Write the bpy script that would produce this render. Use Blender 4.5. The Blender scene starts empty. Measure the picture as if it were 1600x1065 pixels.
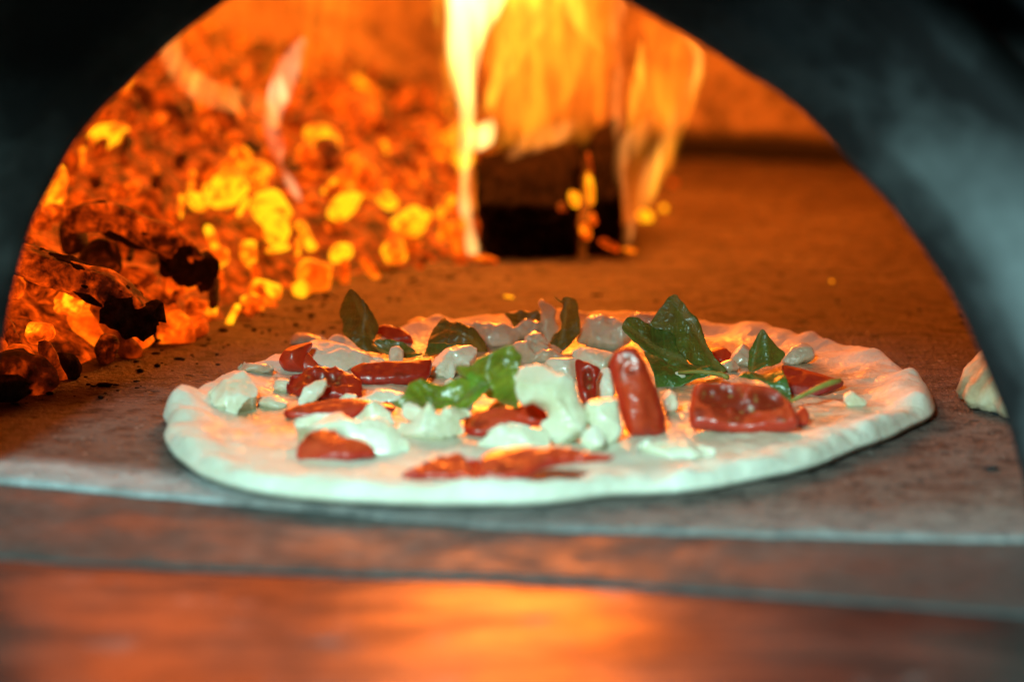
import bpy, bmesh, math, random
from mathutils import Vector, noise, Matrix
from mathutils.geometry import delaunay_2d_cdt
R = math.radians
sc = bpy.context.scene
COL = sc.collection

# ------------------------------------------------------------------ camera
FPX, PITCH, CAMH, CAMY = 4578.0, R(11.0), 0.262, -1.2
cam_d = bpy.data.cameras.new('camera')
cam = bpy.data.objects.new('camera', cam_d); COL.objects.link(cam)
cam.location = (0, CAMY, CAMH)
cam.rotation_euler = (R(90) - PITCH, 0, 0)
cam_d.sensor_width = 36.0
cam_d.lens = 36.0 * FPX / 1600.0
cam_d.clip_start, cam_d.clip_end = 0.02, 50
cam_d.dof.use_dof = True
cam_d.dof.focus_distance = 1.275
cam_d.dof.aperture_fstop = 4.8
cam_d.dof.aperture_blades = 0
sc.camera = cam

# ------------------------------------------------------------------ world, lamps, exposure
w = bpy.data.worlds.new('World'); sc.world = w; w.use_nodes = True
bg = w.node_tree.nodes['Background']
bg.inputs[0].default_value = (0.35, 0.55, 0.6, 1); bg.inputs[1].default_value = 0.018
sc.view_settings.view_transform = 'Standard'; sc.view_settings.look = 'None'
sc.view_settings.gamma = 1; sc.view_settings.exposure = 0
sc.view_settings.use_curve_mapping = False
cy = sc.cycles
cy.max_bounces = 7; cy.diffuse_bounces = 3; cy.glossy_bounces = 4
cy.transparent_max_bounces = 16; cy.volume_bounces = 0; cy.transmission_bounces = 2
cy.sample_clamp_indirect = 4; cy.caustics_reflective = False; cy.caustics_refractive = False
cy.use_denoising = True
cy.volume_max_steps = 48

def lamp(name, typ, loc, energy, color, size=0.1, target=None, size_y=None):
    d = bpy.data.lights.new(name, typ); d.energy = energy; d.color = color
    o = bpy.data.objects.new(name, d); COL.objects.link(o); o.location = loc
    if typ == 'AREA':
        d.size = size
        if size_y: d.shape = 'RECTANGLE'; d.size_y = size_y
    else: d.shadow_soft_size = size
    if target is not None:
        o.rotation_euler = (Vector(target) - Vector(loc)).to_track_quat('-Z', 'Y').to_euler()
    return o
# cool light of the room, from above and in front of the oven mouth
lamp('room_light', 'AREA', (-0.30, -1.15, 0.745), 22.0, (0.56, 0.98, 0.93), 0.20, (0.0, -0.1, 0.0))
lamp('ceiling_light', 'AREA', (-0.1, -1.02, 0.92), 9.0, (0.56, 0.98, 0.95), 0.30, (0.0, -0.1, 0.0))
sl_ = lamp('added_jamb_spot', 'SPOT', (-0.45, -0.95, 0.12), 52.0, (0.52, 0.90, 1.0), 0.12, (0.25, -0.2, 0.045))  # added narrow spot, only there to brighten the right jamb
sl_.data.spot_size = R(22); sl_.data.spot_blend = 1.0
# light given off by the flames and the ember heap
lamp('flame_light', 'POINT', (0.00, 0.53, 0.225), 10.5, (1.0, 0.185, 0.010), 0.07)
lamp('ember_light', 'POINT', (-0.20, 0.42, 0.26), 2.2, (1.0, 0.17, 0.012), 0.10)

# ------------------------------------------------------------------ helpers
def ray(px, py):
    u, v = (px - 800) / FPX, -(py - 532.5) / FPX
    return Vector((u, math.cos(PITCH) + v * math.sin(PITCH), -math.sin(PITCH) + v * math.cos(PITCH)))
EYE = Vector((0, CAMY, CAMH))
def on_z(px, py, z=0.0):
    r = ray(px, py); return EYE + r * ((z - CAMH) / r.z)
def on_y(px, py, y):
    r = ray(px, py); return EYE + r * ((y - CAMY) / r.y)
def on_plane(px, py, p0, n):
    r = ray(px, py); return EYE + r * ((Vector(p0) - EYE).dot(n) / r.dot(n))
def to_px(p):
    q = Vector(p) - EYE
    f = Vector((0, math.cos(PITCH), -math.sin(PITCH))); up = Vector((0, math.sin(PITCH), math.cos(PITCH)))
    return 800 + FPX * q.x / q.dot(f), 532.5 - FPX * q.dot(up) / q.dot(f)
def nz(p, s, seed=0.0):
    return noise.noise(Vector((p[0] * s + seed, p[1] * s - seed * 1.7, p[2] * s + seed * .6)))
def fb(p, s, seed=0.0, oct=4):
    return noise.fractal(Vector((p[0] * s + seed, p[1] * s - seed, p[2] * s + seed * 2)), 1.0, 2.0, oct)

def link(name, bm, mat, parent=None, smooth=True):
    me = bpy.data.meshes.new(name); bm.normal_update(); bm.to_mesh(me); bm.free()
    if smooth:
        for p in me.polygons: p.use_smooth = True
    me.materials.append(mat)
    o = bpy.data.objects.new(name, me); COL.objects.link(o)
    if parent: o.parent = parent
    return o
def tag(o, label=None, cat=None, group=None, kind=None):
    if label: o['label'] = label
    if cat: o['category'] = cat
    if group: o['group'] = group
    if kind: o['kind'] = kind
    return o
def empty(name, loc, label, cat, group=None):
    o = bpy.data.objects.new(name, None); COL.objects.link(o); o.location = loc
    o.empty_display_size = 0.02
    return tag(o, label, cat, group)
def smooth_loop(pts, n=3, closed=True):
    """Catmull-Rom through 2D points"""
    out = []; m = len(pts)
    rng = range(m) if closed else range(m - 1)
    for i in rng:
        if closed: p = [pts[(i + k) % m] for k in (-1, 0, 1, 2)]
        else: p = [pts[max(0, min(m - 1, i + k))] for k in (-1, 0, 1, 2)]
        for j in range(n):
            t = j / n
            out.append(tuple(0.5 * ((2 * p[1][c]) + (-p[0][c] + p[2][c]) * t + (2 * p[0][c] - 5 * p[1][c] + 4 * p[2][c] - p[3][c]) * t * t
                       + (-p[0][c] + 3 * p[1][c] - 3 * p[2][c] + p[3][c]) * t ** 3) for c in range(len(pts[0]))))
    if not closed: out.append(tuple(pts[-1]))
    return out
def seg_dist(p, a, b):
    ax, ay = a; bx, by = b; dx, dy = bx - ax, by - ay
    L = dx * dx + dy * dy
    t = 0 if L == 0 else max(0, min(1, ((p[0] - ax) * dx + (p[1] - ay) * dy) / L))
    return math.hypot(p[0] - ax - t * dx, p[1] - ay - t * dy)
def inside(p, poly):
    c = False; j = len(poly) - 1
    for i in range(len(poly)):
        a, b = poly[i], poly[j]
        if (a[1] > p[1]) != (b[1] > p[1]) and p[0] < (b[0] - a[0]) * (p[1] - a[1]) / (b[1] - a[1]) + a[0]: c = not c
        j = i
    return c
def edge_dist(p, poly):
    return min(seg_dist(p, poly[i], poly[(i + 1) % len(poly)]) for i in range(len(poly)))

# ------------------------------------------------------------------ materials
class NT:
    def __init__(self, name):
        self.m = bpy.data.materials.new(name); self.m.use_nodes = True
        self.t = self.m.node_tree; self.t.nodes.clear()
        self.out = self.t.nodes.new('ShaderNodeOutputMaterial')
        self._tc = None
    def n(self, typ, **kw):
        nd = self.t.nodes.new('ShaderNode' + typ)
        for k, v in kw.items():
            if k.startswith('i_'):
                key = k[2:]; key = int(key) if key.isdigit() else key.replace('_', ' ')
                self.set(nd.inputs[key], v)
            else: setattr(nd, k, v)
        return nd
    def set(self, sock, v):
        if hasattr(v, 'is_linked') or isinstance(v, bpy.types.NodeSocket): self.t.links.new(v, sock)
        elif isinstance(v, bpy.types.Node): self.t.links.new(v.outputs[0], sock)
        else:
            if isinstance(v, (tuple, list)) and len(v) == 3 and sock.type == 'RGBA': v = (*v, 1)
            sock.default_value = v
    def co(self, which='Object'):
        if not self._tc: self._tc = self.t.nodes.new('ShaderNodeTexCoord')
        return self._tc.outputs[which]
    def noise(self, scale, detail=4, rough=.55, vec=None, dist=0):
        nd = self.n('TexNoise', i_Scale=scale, i_Detail=detail, i_Roughness=rough, i_Distortion=dist)
        self.set(nd.inputs['Vector'], vec or self.co()); return nd.outputs['Fac']
    def ramp(self, fac, stops, interp='LINEAR'):
        nd = self.n('ValToRGB'); nd.color_ramp.interpolation = interp
        e = nd.color_ramp.elements
        while len(e) < len(stops): e.new(.5)
        for el, (p, c) in zip(e, stops):
            el.position = p; el.color = (*c, 1) if isinstance(c, tuple) else (c, c, c, 1)
        self.set(nd.inputs[0], fac); return nd.outputs[0]
    def mix(self, fac, a, b, mode='MIX'):
        nd = self.n('Mix', data_type='RGBA', blend_type=mode)
        self.set(nd.inputs[0], fac); self.set(nd.inputs[6], a); self.set(nd.inputs[7], b); return nd.outputs[2]
    def math(self, op, a, b=0.0, clamp=False):
        nd = self.n('Math', operation=op, use_clamp=clamp)
        self.set(nd.inputs[0], a); self.set(nd.inputs[1], b); return nd.outputs[0]
    def mapping(self, scale, vec=None, rot=(0, 0, 0)):
        nd = self.n('Mapping'); nd.inputs['Scale'].default_value = scale; nd.inputs['Rotation'].default_value = rot
        self.set(nd.inputs['Vector'], vec or self.co()); return nd.outputs[0]
    def bump(self, h, strength=.5, dist=.001, normal=None):
        nd = self.n('Bump', i_Strength=strength, i_Distance=dist); self.set(nd.inputs['Height'], h)
        if normal: self.set(nd.inputs['Normal'], normal)
        return nd.outputs[0]
    def attr(self, name, typ='GEOMETRY'):
        return self.n('Attribute', attribute_name=name, attribute_type=typ).outputs['Fac']
    def principled(self, **kw):
        nd = self.n('BsdfPrincipled')
        for k, v in kw.items(): self.set(nd.inputs[k.replace('_', ' ')], v)
        self.t.links.new(nd.outputs[0], self.out.inputs['Surface']); return nd

def mat_floor():
    t = NT('fire_brick_floor')
    a = t.noise(14, 6, .6); b = t.noise(90, 5, .65); c = t.noise(420, 3, .6)
    col = t.ramp(a, [(.3, (.070, .049, .041)), (.5, (.118, .087, .074)), (.72, (.175, .140, .122))])
    col = t.mix(t.ramp(b, [(.38, 1.0), (.52, 0.0)]), col, (.035, .028, .024))
    streak = t.noise(30, 5, .7, t.mapping((1, 4.5, 1)), .6)
    col = t.mix(t.ramp(streak, [(.56, 0.0), (.68, .85)]), col, (.035, .028, .025))
    pits = t.n('TexVoronoi', feature='F1', i_Scale=95.0); t.set(pits.inputs['Vector'], t.co())
    pm = t.math('MULTIPLY', t.ramp(pits.outputs['Distance'], [(.12, 1.0), (.24, 0.0)]), t.ramp(t.noise(22, 2), [(.50, 0.0), (.62, 1.0)]))
    col = t.mix(pm, col, (.02, .016, .014))
    ash = t.attr('ash'); 
    am = t.math('MULTIPLY', ash, t.ramp(t.noise(60, 5, .65), [(.30, .35), (.65, 1.0)]))
    col = t.mix(am, col, (.44, .45, .46))
    sp = t.ramp(t.noise(260, 2, .5), [(.66, 0.0), (.72, .7)])
    col = t.mix(sp, col, (.34, .32, .29))
    sp_ = t.n('SeparateXYZ'); t.set(sp_.inputs[0], t.co())
    wob = t.math('MULTIPLY', t.math('SUBTRACT', t.noise(35, 4, .6), .5), .008)
    j1 = t.math('ABSOLUTE', t.math('ADD', t.math('SUBTRACT', sp_.outputs[1], .335), wob))
    j2 = t.math('ABSOLUTE', t.math('ADD', t.math('SUBTRACT', sp_.outputs[0], .205), wob))
    jm = t.ramp(j1, [(.0005, .6), (.0020, 0.0)])
    col = t.mix(jm, col, (.03, .025, .022))
    h = t.math('ADD', t.math('MULTIPLY', b, .7), t.math('MULTIPLY', c, .7))
    h = t.math('SUBTRACT', h, t.math('MULTIPLY', jm, 1.2))
    h = t.math('SUBTRACT', h, t.math('MULTIPLY', pm, .8))
    t.principled(Base_Color=col, Roughness=t.ramp(a, [(.3, .62), (.7, .9)]), Normal=t.bump(h, 1.0, .0034), Specular_IOR_Level=.3)
    return t.m
def mat_stone(name, c0, c1, rough=.6, soot=None, spec=.5):
    t = NT(name)
    a = t.noise(18, 6, .6); b = t.noise(150, 4, .6)
    col = t.ramp(a, [(.3, c0), (.7, c1)])
    col = t.mix(t.ramp(b, [(.4, .5), (.6, 0.0)]), col, tuple(x * .45 for x in c0))
    if soot: col = t.mix(t.ramp(t.noise(9, 5, .65), [(.42, 0.0), (.60, soot)]), col, (.03, .028, .027))
    t.principled(Base_Color=col, Roughness=t.ramp(t.noise(40, 4), [(.35, rough - .14), (.65, rough + .14)]), Normal=t.bump(t.math('ADD', a, b), .4, .001), Specular_IOR_Level=spec)
    return t.m
def mat_dome():
    t = NT('sooty_refractory')
    a = t.noise(9, 6, .65); b = t.noise(70, 5, .6)
    col = t.ramp(a, [(.3, (.16, .11, .08)), (.55, (.34, .25, .18)), (.75, (.42, .33, .25))])
    col = t.mix(t.ramp(b, [(.38, .7), (.55, 0.0)]), col, (.06, .045, .04))
    col = t.mix(t.attr('soot'), col, (.02, .016, .014))
    t.principled(Base_Color=col, Roughness=.9, Normal=t.bump(b, .6, .004))
    return t.m
def mat_steel():
    t = NT('smudged_dark_counter')
    br = t.noise(60, 4, .6, t.mapping((14, .8, 1)))
    smear = t.noise(16, 5, .6)
    sp = t.ramp(t.noise(45, 4, .6), [(.62, 0.0), (.75, .25)])
    col = t.mix(sp, t.ramp(smear, [(.32, (.010, .009, .009)), (.68, (.030, .026, .024))]), (.22, .22, .22))
    ro = t.math('ADD', t.math('MULTIPLY', smear, .22), t.math('MULTIPLY', sp, .3)); ro = t.math('ADD', ro, .21)
    nb = t.bump(br, .15, .0006)
    gl = t.n('BsdfGlossy'); t.set(gl.inputs['Color'], t.ramp(t.noise(22, 5, .65, t.mapping((1, 2.2, 1))), [(.35, (.055, .048, .043)), (.62, (.160, .140, .125))]))
    t.set(gl.inputs['Roughness'], ro); t.set(gl.inputs['Normal'], nb)
    df = t.n('BsdfDiffuse'); t.set(df.inputs['Color'], col)
    ad = t.n('AddShader'); t.set(ad.inputs[0], gl.outputs[0]); t.set(ad.inputs[1], df.outputs[0])
    t.t.links.new(ad.outputs[0], t.out.inputs['Surface'])
    return t.m
def mat_dough():
    t = NT('raw_dough')
    wet = t.attr('wet')
    a = t.noise(40, 5, .6); b = t.noise(220, 4, .6); c = t.noise(14, 3, .6)
    dry = t.ramp(a, [(.3, (.60, .54, .42)), (.65, (.74, .70, .59))])
    dry = t.mix(t.ramp(b, [(.62, 0.0), (.74, .5)]), dry, (.74, .72, .68))
    wc = t.ramp(c, [(.35, (.36, .28, .15)), (.6, (.60, .55, .38))])
    wm = t.math('MULTIPLY', wet, t.ramp(t.noise(45, 5, .7, None, .4), [(.36, .35), (.56, 1.0)]))
    col = t.mix(wm, dry, wc)
    spot = t.ramp(t.noise(110, 2, .4), [(.70, 0.0), (.76, .5)])
    col = t.mix(spot, col, (.55, .36, .16))
    rough = t.mix(wm, (.75, .75, .75), (.42, .42, .42))
    h = t.math('ADD', t.math('MULTIPLY', b, .35), t.math('MULTIPLY', a, .9))
    p = t.principled(Base_Color=col, Roughness=rough, Normal=t.bump(h, .8, .0030))
    p.inputs['Subsurface Weight'].default_value = .12; p.inputs['Subsurface Scale'].default_value = .004
    t.set(p.inputs['Coat Weight'], t.math('MULTIPLY', wm, 1.0)); p.inputs['Coat Roughness'].default_value = .06
    t.set(p.inputs['Coat Normal'], t.bump(t.noise(120, 4, .6), .75, .0035))
    return t.m
def mat_cheese(name, c0, c1, gloss=.28, milky=.25):
    t = NT(name)
    a = t.noise(55, 5, .6); b = t.noise(300, 3, .6)
    col = t.ramp(a, [(.32, c0), (.62, c1)])
    p = t.principled(Base_Color=col, Roughness=t.ramp(a, [(.35, gloss - .1), (.65, gloss + .22)]),
                     Normal=t.bump(t.math('ADD', a, t.math('MULTIPLY', b, .5)), .7, .0024))
    p.inputs['Subsurface Weight'].default_value = milky; p.inputs['Subsurface Scale'].default_value = .005
    p.inputs['Subsurface Radius'].default_value = (1, .8, .5)
    p.inputs['Coat Weight'].default_value = .6; p.inputs['Coat Roughness'].default_value = .14
    return t.m
def mat_tomato(name, skin, flesh, fl=.35):
    t = NT(name)
    a = t.noise(70, 5, .6); b = t.noise(30, 3, .6, None, .5); c = t.noise(260, 3, .6)
    col = t.ramp(b, [(.38, skin), (.66, flesh)])
    col = t.mix(t.ramp(a, [(.58, 0.0), (.72, fl)]), col, tuple(min(1, x * 1.9 + .02) for x in flesh))
    sk_ = t.attr('skin'); pulp = t.noise(120, 5, .65, None, 1.0)
    fc = t.mix(t.ramp(pulp, [(.36, 0.0), (.62, 1.0)]), tuple(v * .85 for v in flesh), (flesh[0] * 1.05, flesh[1] * 1.5, flesh[2] * 1.4))
    col = t.mix(sk_, fc, col)
    gel = t.math('MAXIMUM', t.attr('gel'), t.math('MULTIPLY', t.ramp(t.noise(85, 2, .5), [(.55, 0.0), (.62, .8)]), t.math('SUBTRACT', 1.0, sk_)))
    col = t.mix(gel, col, (.24, .020, .006))
    seeds = t.n('TexVoronoi', feature='F1', i_Scale=240.0); t.set(seeds.inputs['Vector'], t.co())
    sm = t.math('MULTIPLY', gel, t.ramp(seeds.outputs['Distance'], [(.20, 1.0), (.34, 0.0)]))
    col = t.mix(t.math('MULTIPLY', sm, .45), col, (.36, .20, .06))
    p = t.principled(Base_Color=col, Roughness=.38, Normal=t.bump(t.math('ADD', t.math('MULTIPLY', c, .4), a), .3, .0012))
    p.inputs['Subsurface Weight'].default_value = .12; p.inputs['Subsurface Scale'].default_value = .004
    p.inputs['Subsurface Radius'].default_value = (1, .25, .1)
    p.inputs['Coat Weight'].default_value = .22; p.inputs['Coat Roughness'].default_value = .16
    return t.m
def mat_leaf(name, c0, c1, wilt=.2, thru=.16):
    t = NT(name)
    uv = t.n('UVMap').outputs[0]
    sep = t.n('SeparateXYZ'); t.set(sep.inputs[0], uv)
    x, y = sep.outputs[0], sep.outputs[1]         # x along the midrib, y across (0 at midrib)
    ay = t.math('ABSOLUTE', y)
    mid = t.ramp(ay, [(.015, 1.0), (.05, 0.0)])
    ph = t.math('SUBTRACT', t.math('MULTIPLY', x, 7.0), t.math('MULTIPLY', ay, 5.0))
    fr = t.math('FRACT', ph); tri = t.math('ABSOLUTE', t.math('SUBTRACT', fr, .5))
    vein = t.ramp(tri, [(.03, 1.0), (.12, 0.0)])
    net = t.n('TexVoronoi', feature='DISTANCE_TO_EDGE', i_Scale=420.0); t.set(net.inputs['Vector'], t.co())
    col = t.ramp(t.noise(90, 5, .6), [(.35, c0), (.65, c1)])
    col = t.mix(t.ramp(t.noise(60, 5, .7), [(.52, 0.0), (.66, wilt)]), col, (.045, .03, .012))
    col = t.mix(t.math('MULTIPLY', vein, .16), col, tuple(min(1, v * 2.0) for v in c1))
    col = t.mix(t.math('MULTIPLY', mid, .75), col, (.16, .20, .05))
    h = t.math('ADD', t.math('MULTIPLY', tri, .35), t.math('MULTIPLY', t.ramp(net.outputs['Distance'], [(0, 0.0), (.25, 1.0)]), .25))
    h = t.math('SUBTRACT', h, t.math('MULTIPLY', mid, .5))
    p = t.n('BsdfPrincipled', i_Roughness=.36); t.set(p.inputs['Base Color'], col)
    t.set(p.inputs['Normal'], t.bump(h, .7, .0012))
    p.inputs['Coat Weight'].default_value = .5; p.inputs['Coat Roughness'].default_value = .22
    tr = t.n('BsdfTranslucent'); t.set(tr.inputs[0], t.mix(.5, col, (.26, .34, .05)))
    mx = t.n('MixShader', i_0=thru); t.set(mx.inputs[1], p.outputs[0]); t.set(mx.inputs[2], tr.outputs[0])
    t.t.links.new(mx.outputs[0], t.out.inputs['Surface'])
    return t.m
def mat_plain(name, col, rough=.6, **kw):
    t = NT(name); a = t.noise(160, 4)
    c = t.ramp(a, [(.3, tuple(v * .7 for v in col)), (.7, tuple(min(1, v * 1.25) for v in col))])
    t.principled(Base_Color=c, Roughness=rough, Normal=t.bump(a, .4, .001), **kw); return t.m
def mat_ember():
    """glowing charcoal: colour and power follow each ember's own temperature ('heat')"""
    t = NT('glowing_ember')
    heat = t.attr('heat', 'OBJECT')
    rnd = t.n('ObjectInfo').outputs['Random']
    off = t.n('CombineXYZ'); t.set(off.inputs[0], t.math('MULTIPLY', rnd, 7)); t.set(off.inputs[1], t.math('MULTIPLY', rnd, 3))
    vec = t.n('VectorMath', operation='ADD'); t.set(vec.inputs[0], t.co()); t.set(vec.inputs[1], off.outputs[0])
    v = vec.outputs[0]
    big = t.noise(105, 4, .6, v, .4); fine = t.noise(240, 4, .65, v)
    k = t.math('ADD', heat, t.math('MULTIPLY', t.math('SUBTRACT', big, .5), 1.5))
    k = t.math('ADD', k, t.math('MULTIPLY', t.math('SUBTRACT', fine, .5), .3), clamp=True)
    ecol = t.ramp(k, [(0.0, (.010, .0010, .0002)), (.20, (.09, .006, .0004)), (.40, (.48, .036, .001)), (.60, (.95, .072, .0015)), (.80, (1.0, .145, .0025)), (1.0, (1.0, .37, .005))])
    stg = t.ramp(k, [(0, .2), (.45, .42), (.7, .62), (1, 1.0)])
    stg = t.math('MULTIPLY', stg, 2.1)
    ash = t.ramp(t.noise(120, 5, .7, v), [(.45, (.015, .012, .010)), (.62, (.07, .055, .045))])
    p = t.principled(Base_Color=ash, Roughness=.9, Emission_Color=ecol, Emission_Strength=stg)
    t.set(p.inputs['Normal'], t.bump(fine, .8, .002))
    return t.m
def mat_flame(name, col, k, streaky=True):
    """burning gas: pure volume emission, k = radiance per metre"""
    t = NT(name)
    e = t.n('Emission'); e.inputs[0].default_value = (*col, 1)
    if streaky:
        nn = t.noise(44, 3, .5, t.mapping((1.5, 1.0, .32), None, (0, R(12), 0)), 1.6)
        t.set(e.inputs[1], t.math('MULTIPLY', t.ramp(nn, [(.34, .45), (.50, 1.0), (.64, 1.8)] if streaky == 'mild' else [(.34, .08), (.50, .7), (.64, 2.8)]), k))
    else: e.inputs[1].default_value = k
    t.t.links.new(e.outputs[0], t.out.inputs['Volume'])
    return t.m
def mat_char(name='charred_wood', crack=1.0, warm=(.30, .13, .05), ashy=1.0):
    t = NT(name)
    g = t.noise(60, 5, .6, t.mapping((3.2, .7, 3.2)))
    v = t.n('TexVoronoi', feature='DISTANCE_TO_EDGE', i_Scale=62.0); t.set(v.inputs['Vector'], t.mapping((1, .45, 1)))
    col = t.ramp(g, [(.35, tuple(ashy * c for c in (.005, .004, .0035))), (.62, tuple(ashy * c for c in (.016, .011, .009))), (.80, tuple(c * .07 * ashy for c in warm))])
    crackm = t.ramp(v.outputs['Distance'], [(.0, 1.0), (.035, 0.0)])
    patch = t.ramp(t.noise(16, 3, .5), [(.56, 0.0), (.66, 1.0)])
    em = t.math('MULTIPLY', t.math('MULTIPLY', crackm, patch), crack)
    p = t.principled(Base_Color=col, Roughness=.9, Specular_IOR_Level=.0, Emission_Color=(1.0, .16, .004), Emission_Strength=em)
    t.set(p.inputs['Normal'], t.bump(t.math('ADD', g, t.math('MULTIPLY', v.outputs['Distance'], 1.2)), .9, .003))
    return t.m

M = {}
M['floor'] = mat_floor()
M['dome'] = mat_dome()
M['sill'] = mat_stone('worn_stone_sill', (.036, .038, .038), (.105, .106, .102), .58, .75, .12)
M['soot'] = mat_stone('soot_black_stone', (.012, .012, .012), (.022, .022, .022), .8, None, .2)
t = NT('sooty_shaded_arch_stone'); a_ = t.noise(16, 6, .6); soot_shade_ = t.attr('soot')  # attribute holds rim soot plus painted shade of left side and crown
soot_shade_ = t.math('ADD', soot_shade_, t.math('MULTIPLY', t.math('SUBTRACT', t.noise(28, 5, .6), .5), .7), clamp=True)
t.principled(Base_Color=t.mix(soot_shade_, t.ramp(a_, [(.3, (.12, .135, .135)), (.7, (.21, .23, .23))]), (.005, .005, .0055)), Roughness=.85, Normal=t.bump(a_, .4, .002), Specular_IOR_Level=.25)
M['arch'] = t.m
M['facade'] = mat_stone('dark_facade', (.03, .03, .032), (.05, .05, .052), .7, None, .3)
M['steel'] = mat_steel()
M['dough'] = mat_dough()
M['cheese'] = mat_cheese('mozzarella', (.70, .63, .40), (.86, .83, .66))
M['cheese_wet'] = mat_cheese('mozzarella_oily', (.54, .45, .30), (.74, .67, .50), .16, .3)
M['tomato'] = mat_tomato('tomato_flesh', (.44, .016, .006), (.58, .042, .012))
M['tomato_dark'] = mat_tomato('tomato_skin', (.30, .010, .005), (.42, .020, .007), .2)
M['leaf'] = mat_leaf('basil_green', (.035, .095, .014), (.075, .19, .03))
M['leaf_bright'] = mat_leaf('basil_bright', (.08, .17, .012), (.20, .36, .03), .35, .3)
M['leaf_wilt'] = mat_leaf('basil_wilted', (.050, .080, .016), (.095, .15, .032), .5, .22)
M['stem'] = mat_plain('basil_stem', (.28, .26, .05), .45)
M['ember'] = mat_ember()
M['char'] = mat_char('charred_wood', 0.0)
M['char_dim'] = mat_char('charred_log', 0.0, (.35, .28, .22), 3.5)
M['crust'] = None

# ================================================================== STRUCTURE
# oven floor: front edge follows a slightly slanted, worn line
front_px = [(-260, 722), (0, 745), (120, 757), (250, 770), (400, 781), (600, 801), (800, 818), (1000, 824), (1200, 829), (1400, 834), (1600, 838), (1900, 846)]
front = [on_z(px, py, 0) for px, py in front_px]
def front_y(x):
    if x <= front[0].x: return front[0].y
    for a, b in zip(front, front[1:]):
        if x <= b.x: return a.y + (b.y - a.y) * (x - a.x) / (b.x - a.x)
    return front[-1].y
bm = bmesh.new(); ash_l = bm.verts.layers.float.new('ash')
NX, NY = 260, 220
x0, x1, yb = -.62, .62, 1.0
rows = []
for j in range(-3, NY + 1):
    row = []
    for i in range(NX + 1):
        x = x0 + (x1 - x0) * i / NX
        yf = front_y(x) + .0016 * fb((x, 0, 0), 60, 3)
        if j < 0:
            z = {-3: -.006, -2: -.0016, -1: -.0005}[j]; y = yf - {-3: 0.0, -2: .0, -1: -.0012}[j]
            if j == -2: y -= .0006
            a = .12
        else:
            s = (j / NY) ** 1.7; y = yf + .0035 + (yb - yf - .0035) * s
            z = .0006 * fb((x, y, 0), 25, 1, 3) + .0003 * fb((x, y, 0), 140, 2, 3)
            a = 0
        px, py = to_px((x, y, z))
        d = y - yf
        if d < .05:
            # flour and ash dust along the mouth: wide on the left, a thin worn line elsewhere
            left = max(0, min(1, (-.06 - x) / .07)) * max(0, min(1, (.040 - d) / .018))
            edge = max(0, 1 - d / .004) * max(0, .15 + .7 * nz((x, 0, 0), 22, 4))
            a = max(a, 1.0 * left, edge, .28 * max(0, 1 - d / .05))
        v = bm.verts.new((x, y, z)); v[ash_l] = a; row.append(v)
    rows.append(row)
for r0, r1 in zip(rows, rows[1:]):
    for i in range(NX): bm.faces.new((r0[i], r0[i + 1], r1[i + 1], r1[i]))
fl = tag(link('oven_floor', bm, M['floor']), 'rough fire brick oven floor with dark specks under the pizza', 'oven floor', kind='structure')

# sill in front, 5 mm lower
sill_px = [(-260, 850), (0, 868), (300, 884), (600, 894), (800, 899), (1000, 912), (1300, 932), (1600, 956), (1900, 985)]
ZS = -.0022
sl = [on_z(px, py, ZS) for px, py in sill_px]
def sill_y(x):
    if x <= sl[0].x: return sl[0].y
    for a, b in zip(sl, sl[1:]):
        if x <= b.x: return a.y + (b.y - a.y) * (x - a.x) / (b.x - a.x)
    return sl[-1].y
oven = empty('pizza_oven', (0, -.2, 0), 'domed wood fired oven with a soot black arched mouth and grey stone surround', 'oven')
def kid(o): o.parent = oven; o.location = (0, .2, 0); return o
bm = bmesh.new(); rows = []
for j in range(0, 13):
    row = []
    for i in range(121):
        x = -.62 + 1.24 * i / 120; ys = sill_y(x) + .0012 * fb((x, 1, 0), 30, 5); yf = front_y(x) + .02
        if j == 0: p = (x, ys + .0015, ZS - .004)
        elif j == 1: p = (x, ys, ZS - .0009)
        elif j == 2: p = (x, ys + .0012, ZS - .0004)
        else:
            s = (j - 3) / 9; y = ys + .004 + (yf - ys - .004) * s; p = (x, y, ZS + .0005 * fb((x, y, 0), 30, 8))
        row.append(bm.verts.new(p))
    rows.append(row)
for r0, r1 in zip(rows, rows[1:]):
    for i in range(120): bm.faces.new((r0[i], r0[i + 1], r1[i + 1], r1[i]))
kid(tag(link('sill', bm, M['sill']), 'worn grey stone sill in front of the oven floor'))

# steel counter below, reflecting the fire
ZC = -.0034
bm = bmesh.new()
def grid(bm, fx, nx, ny):
    rows = [[bm.verts.new(fx(i / nx, j / ny)) for i in range(nx + 1)] for j in range(ny + 1)]
    for r0, r1 in zip(rows, rows[1:]):
        for i in range(nx): bm.faces.new((r0[i], r0[i + 1], r1[i + 1], r1[i]))
grid(bm, lambda u, v: (-.62 + 1.24 * u, -.62 + .5 * v, ZC + .0006 * math.sin(u * 9) + .0004 * nz((u, v, 0), 6)), 90, 40)
ct = link('counter', bm, M['steel'])
sm = ct.modifiers.new('thick', 'SOLIDIFY'); sm.thickness = .02; sm.offset = -1
tag(ct, 'smudged dark shiny counter below the sill, mirroring the orange fire', 'counter')

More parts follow.
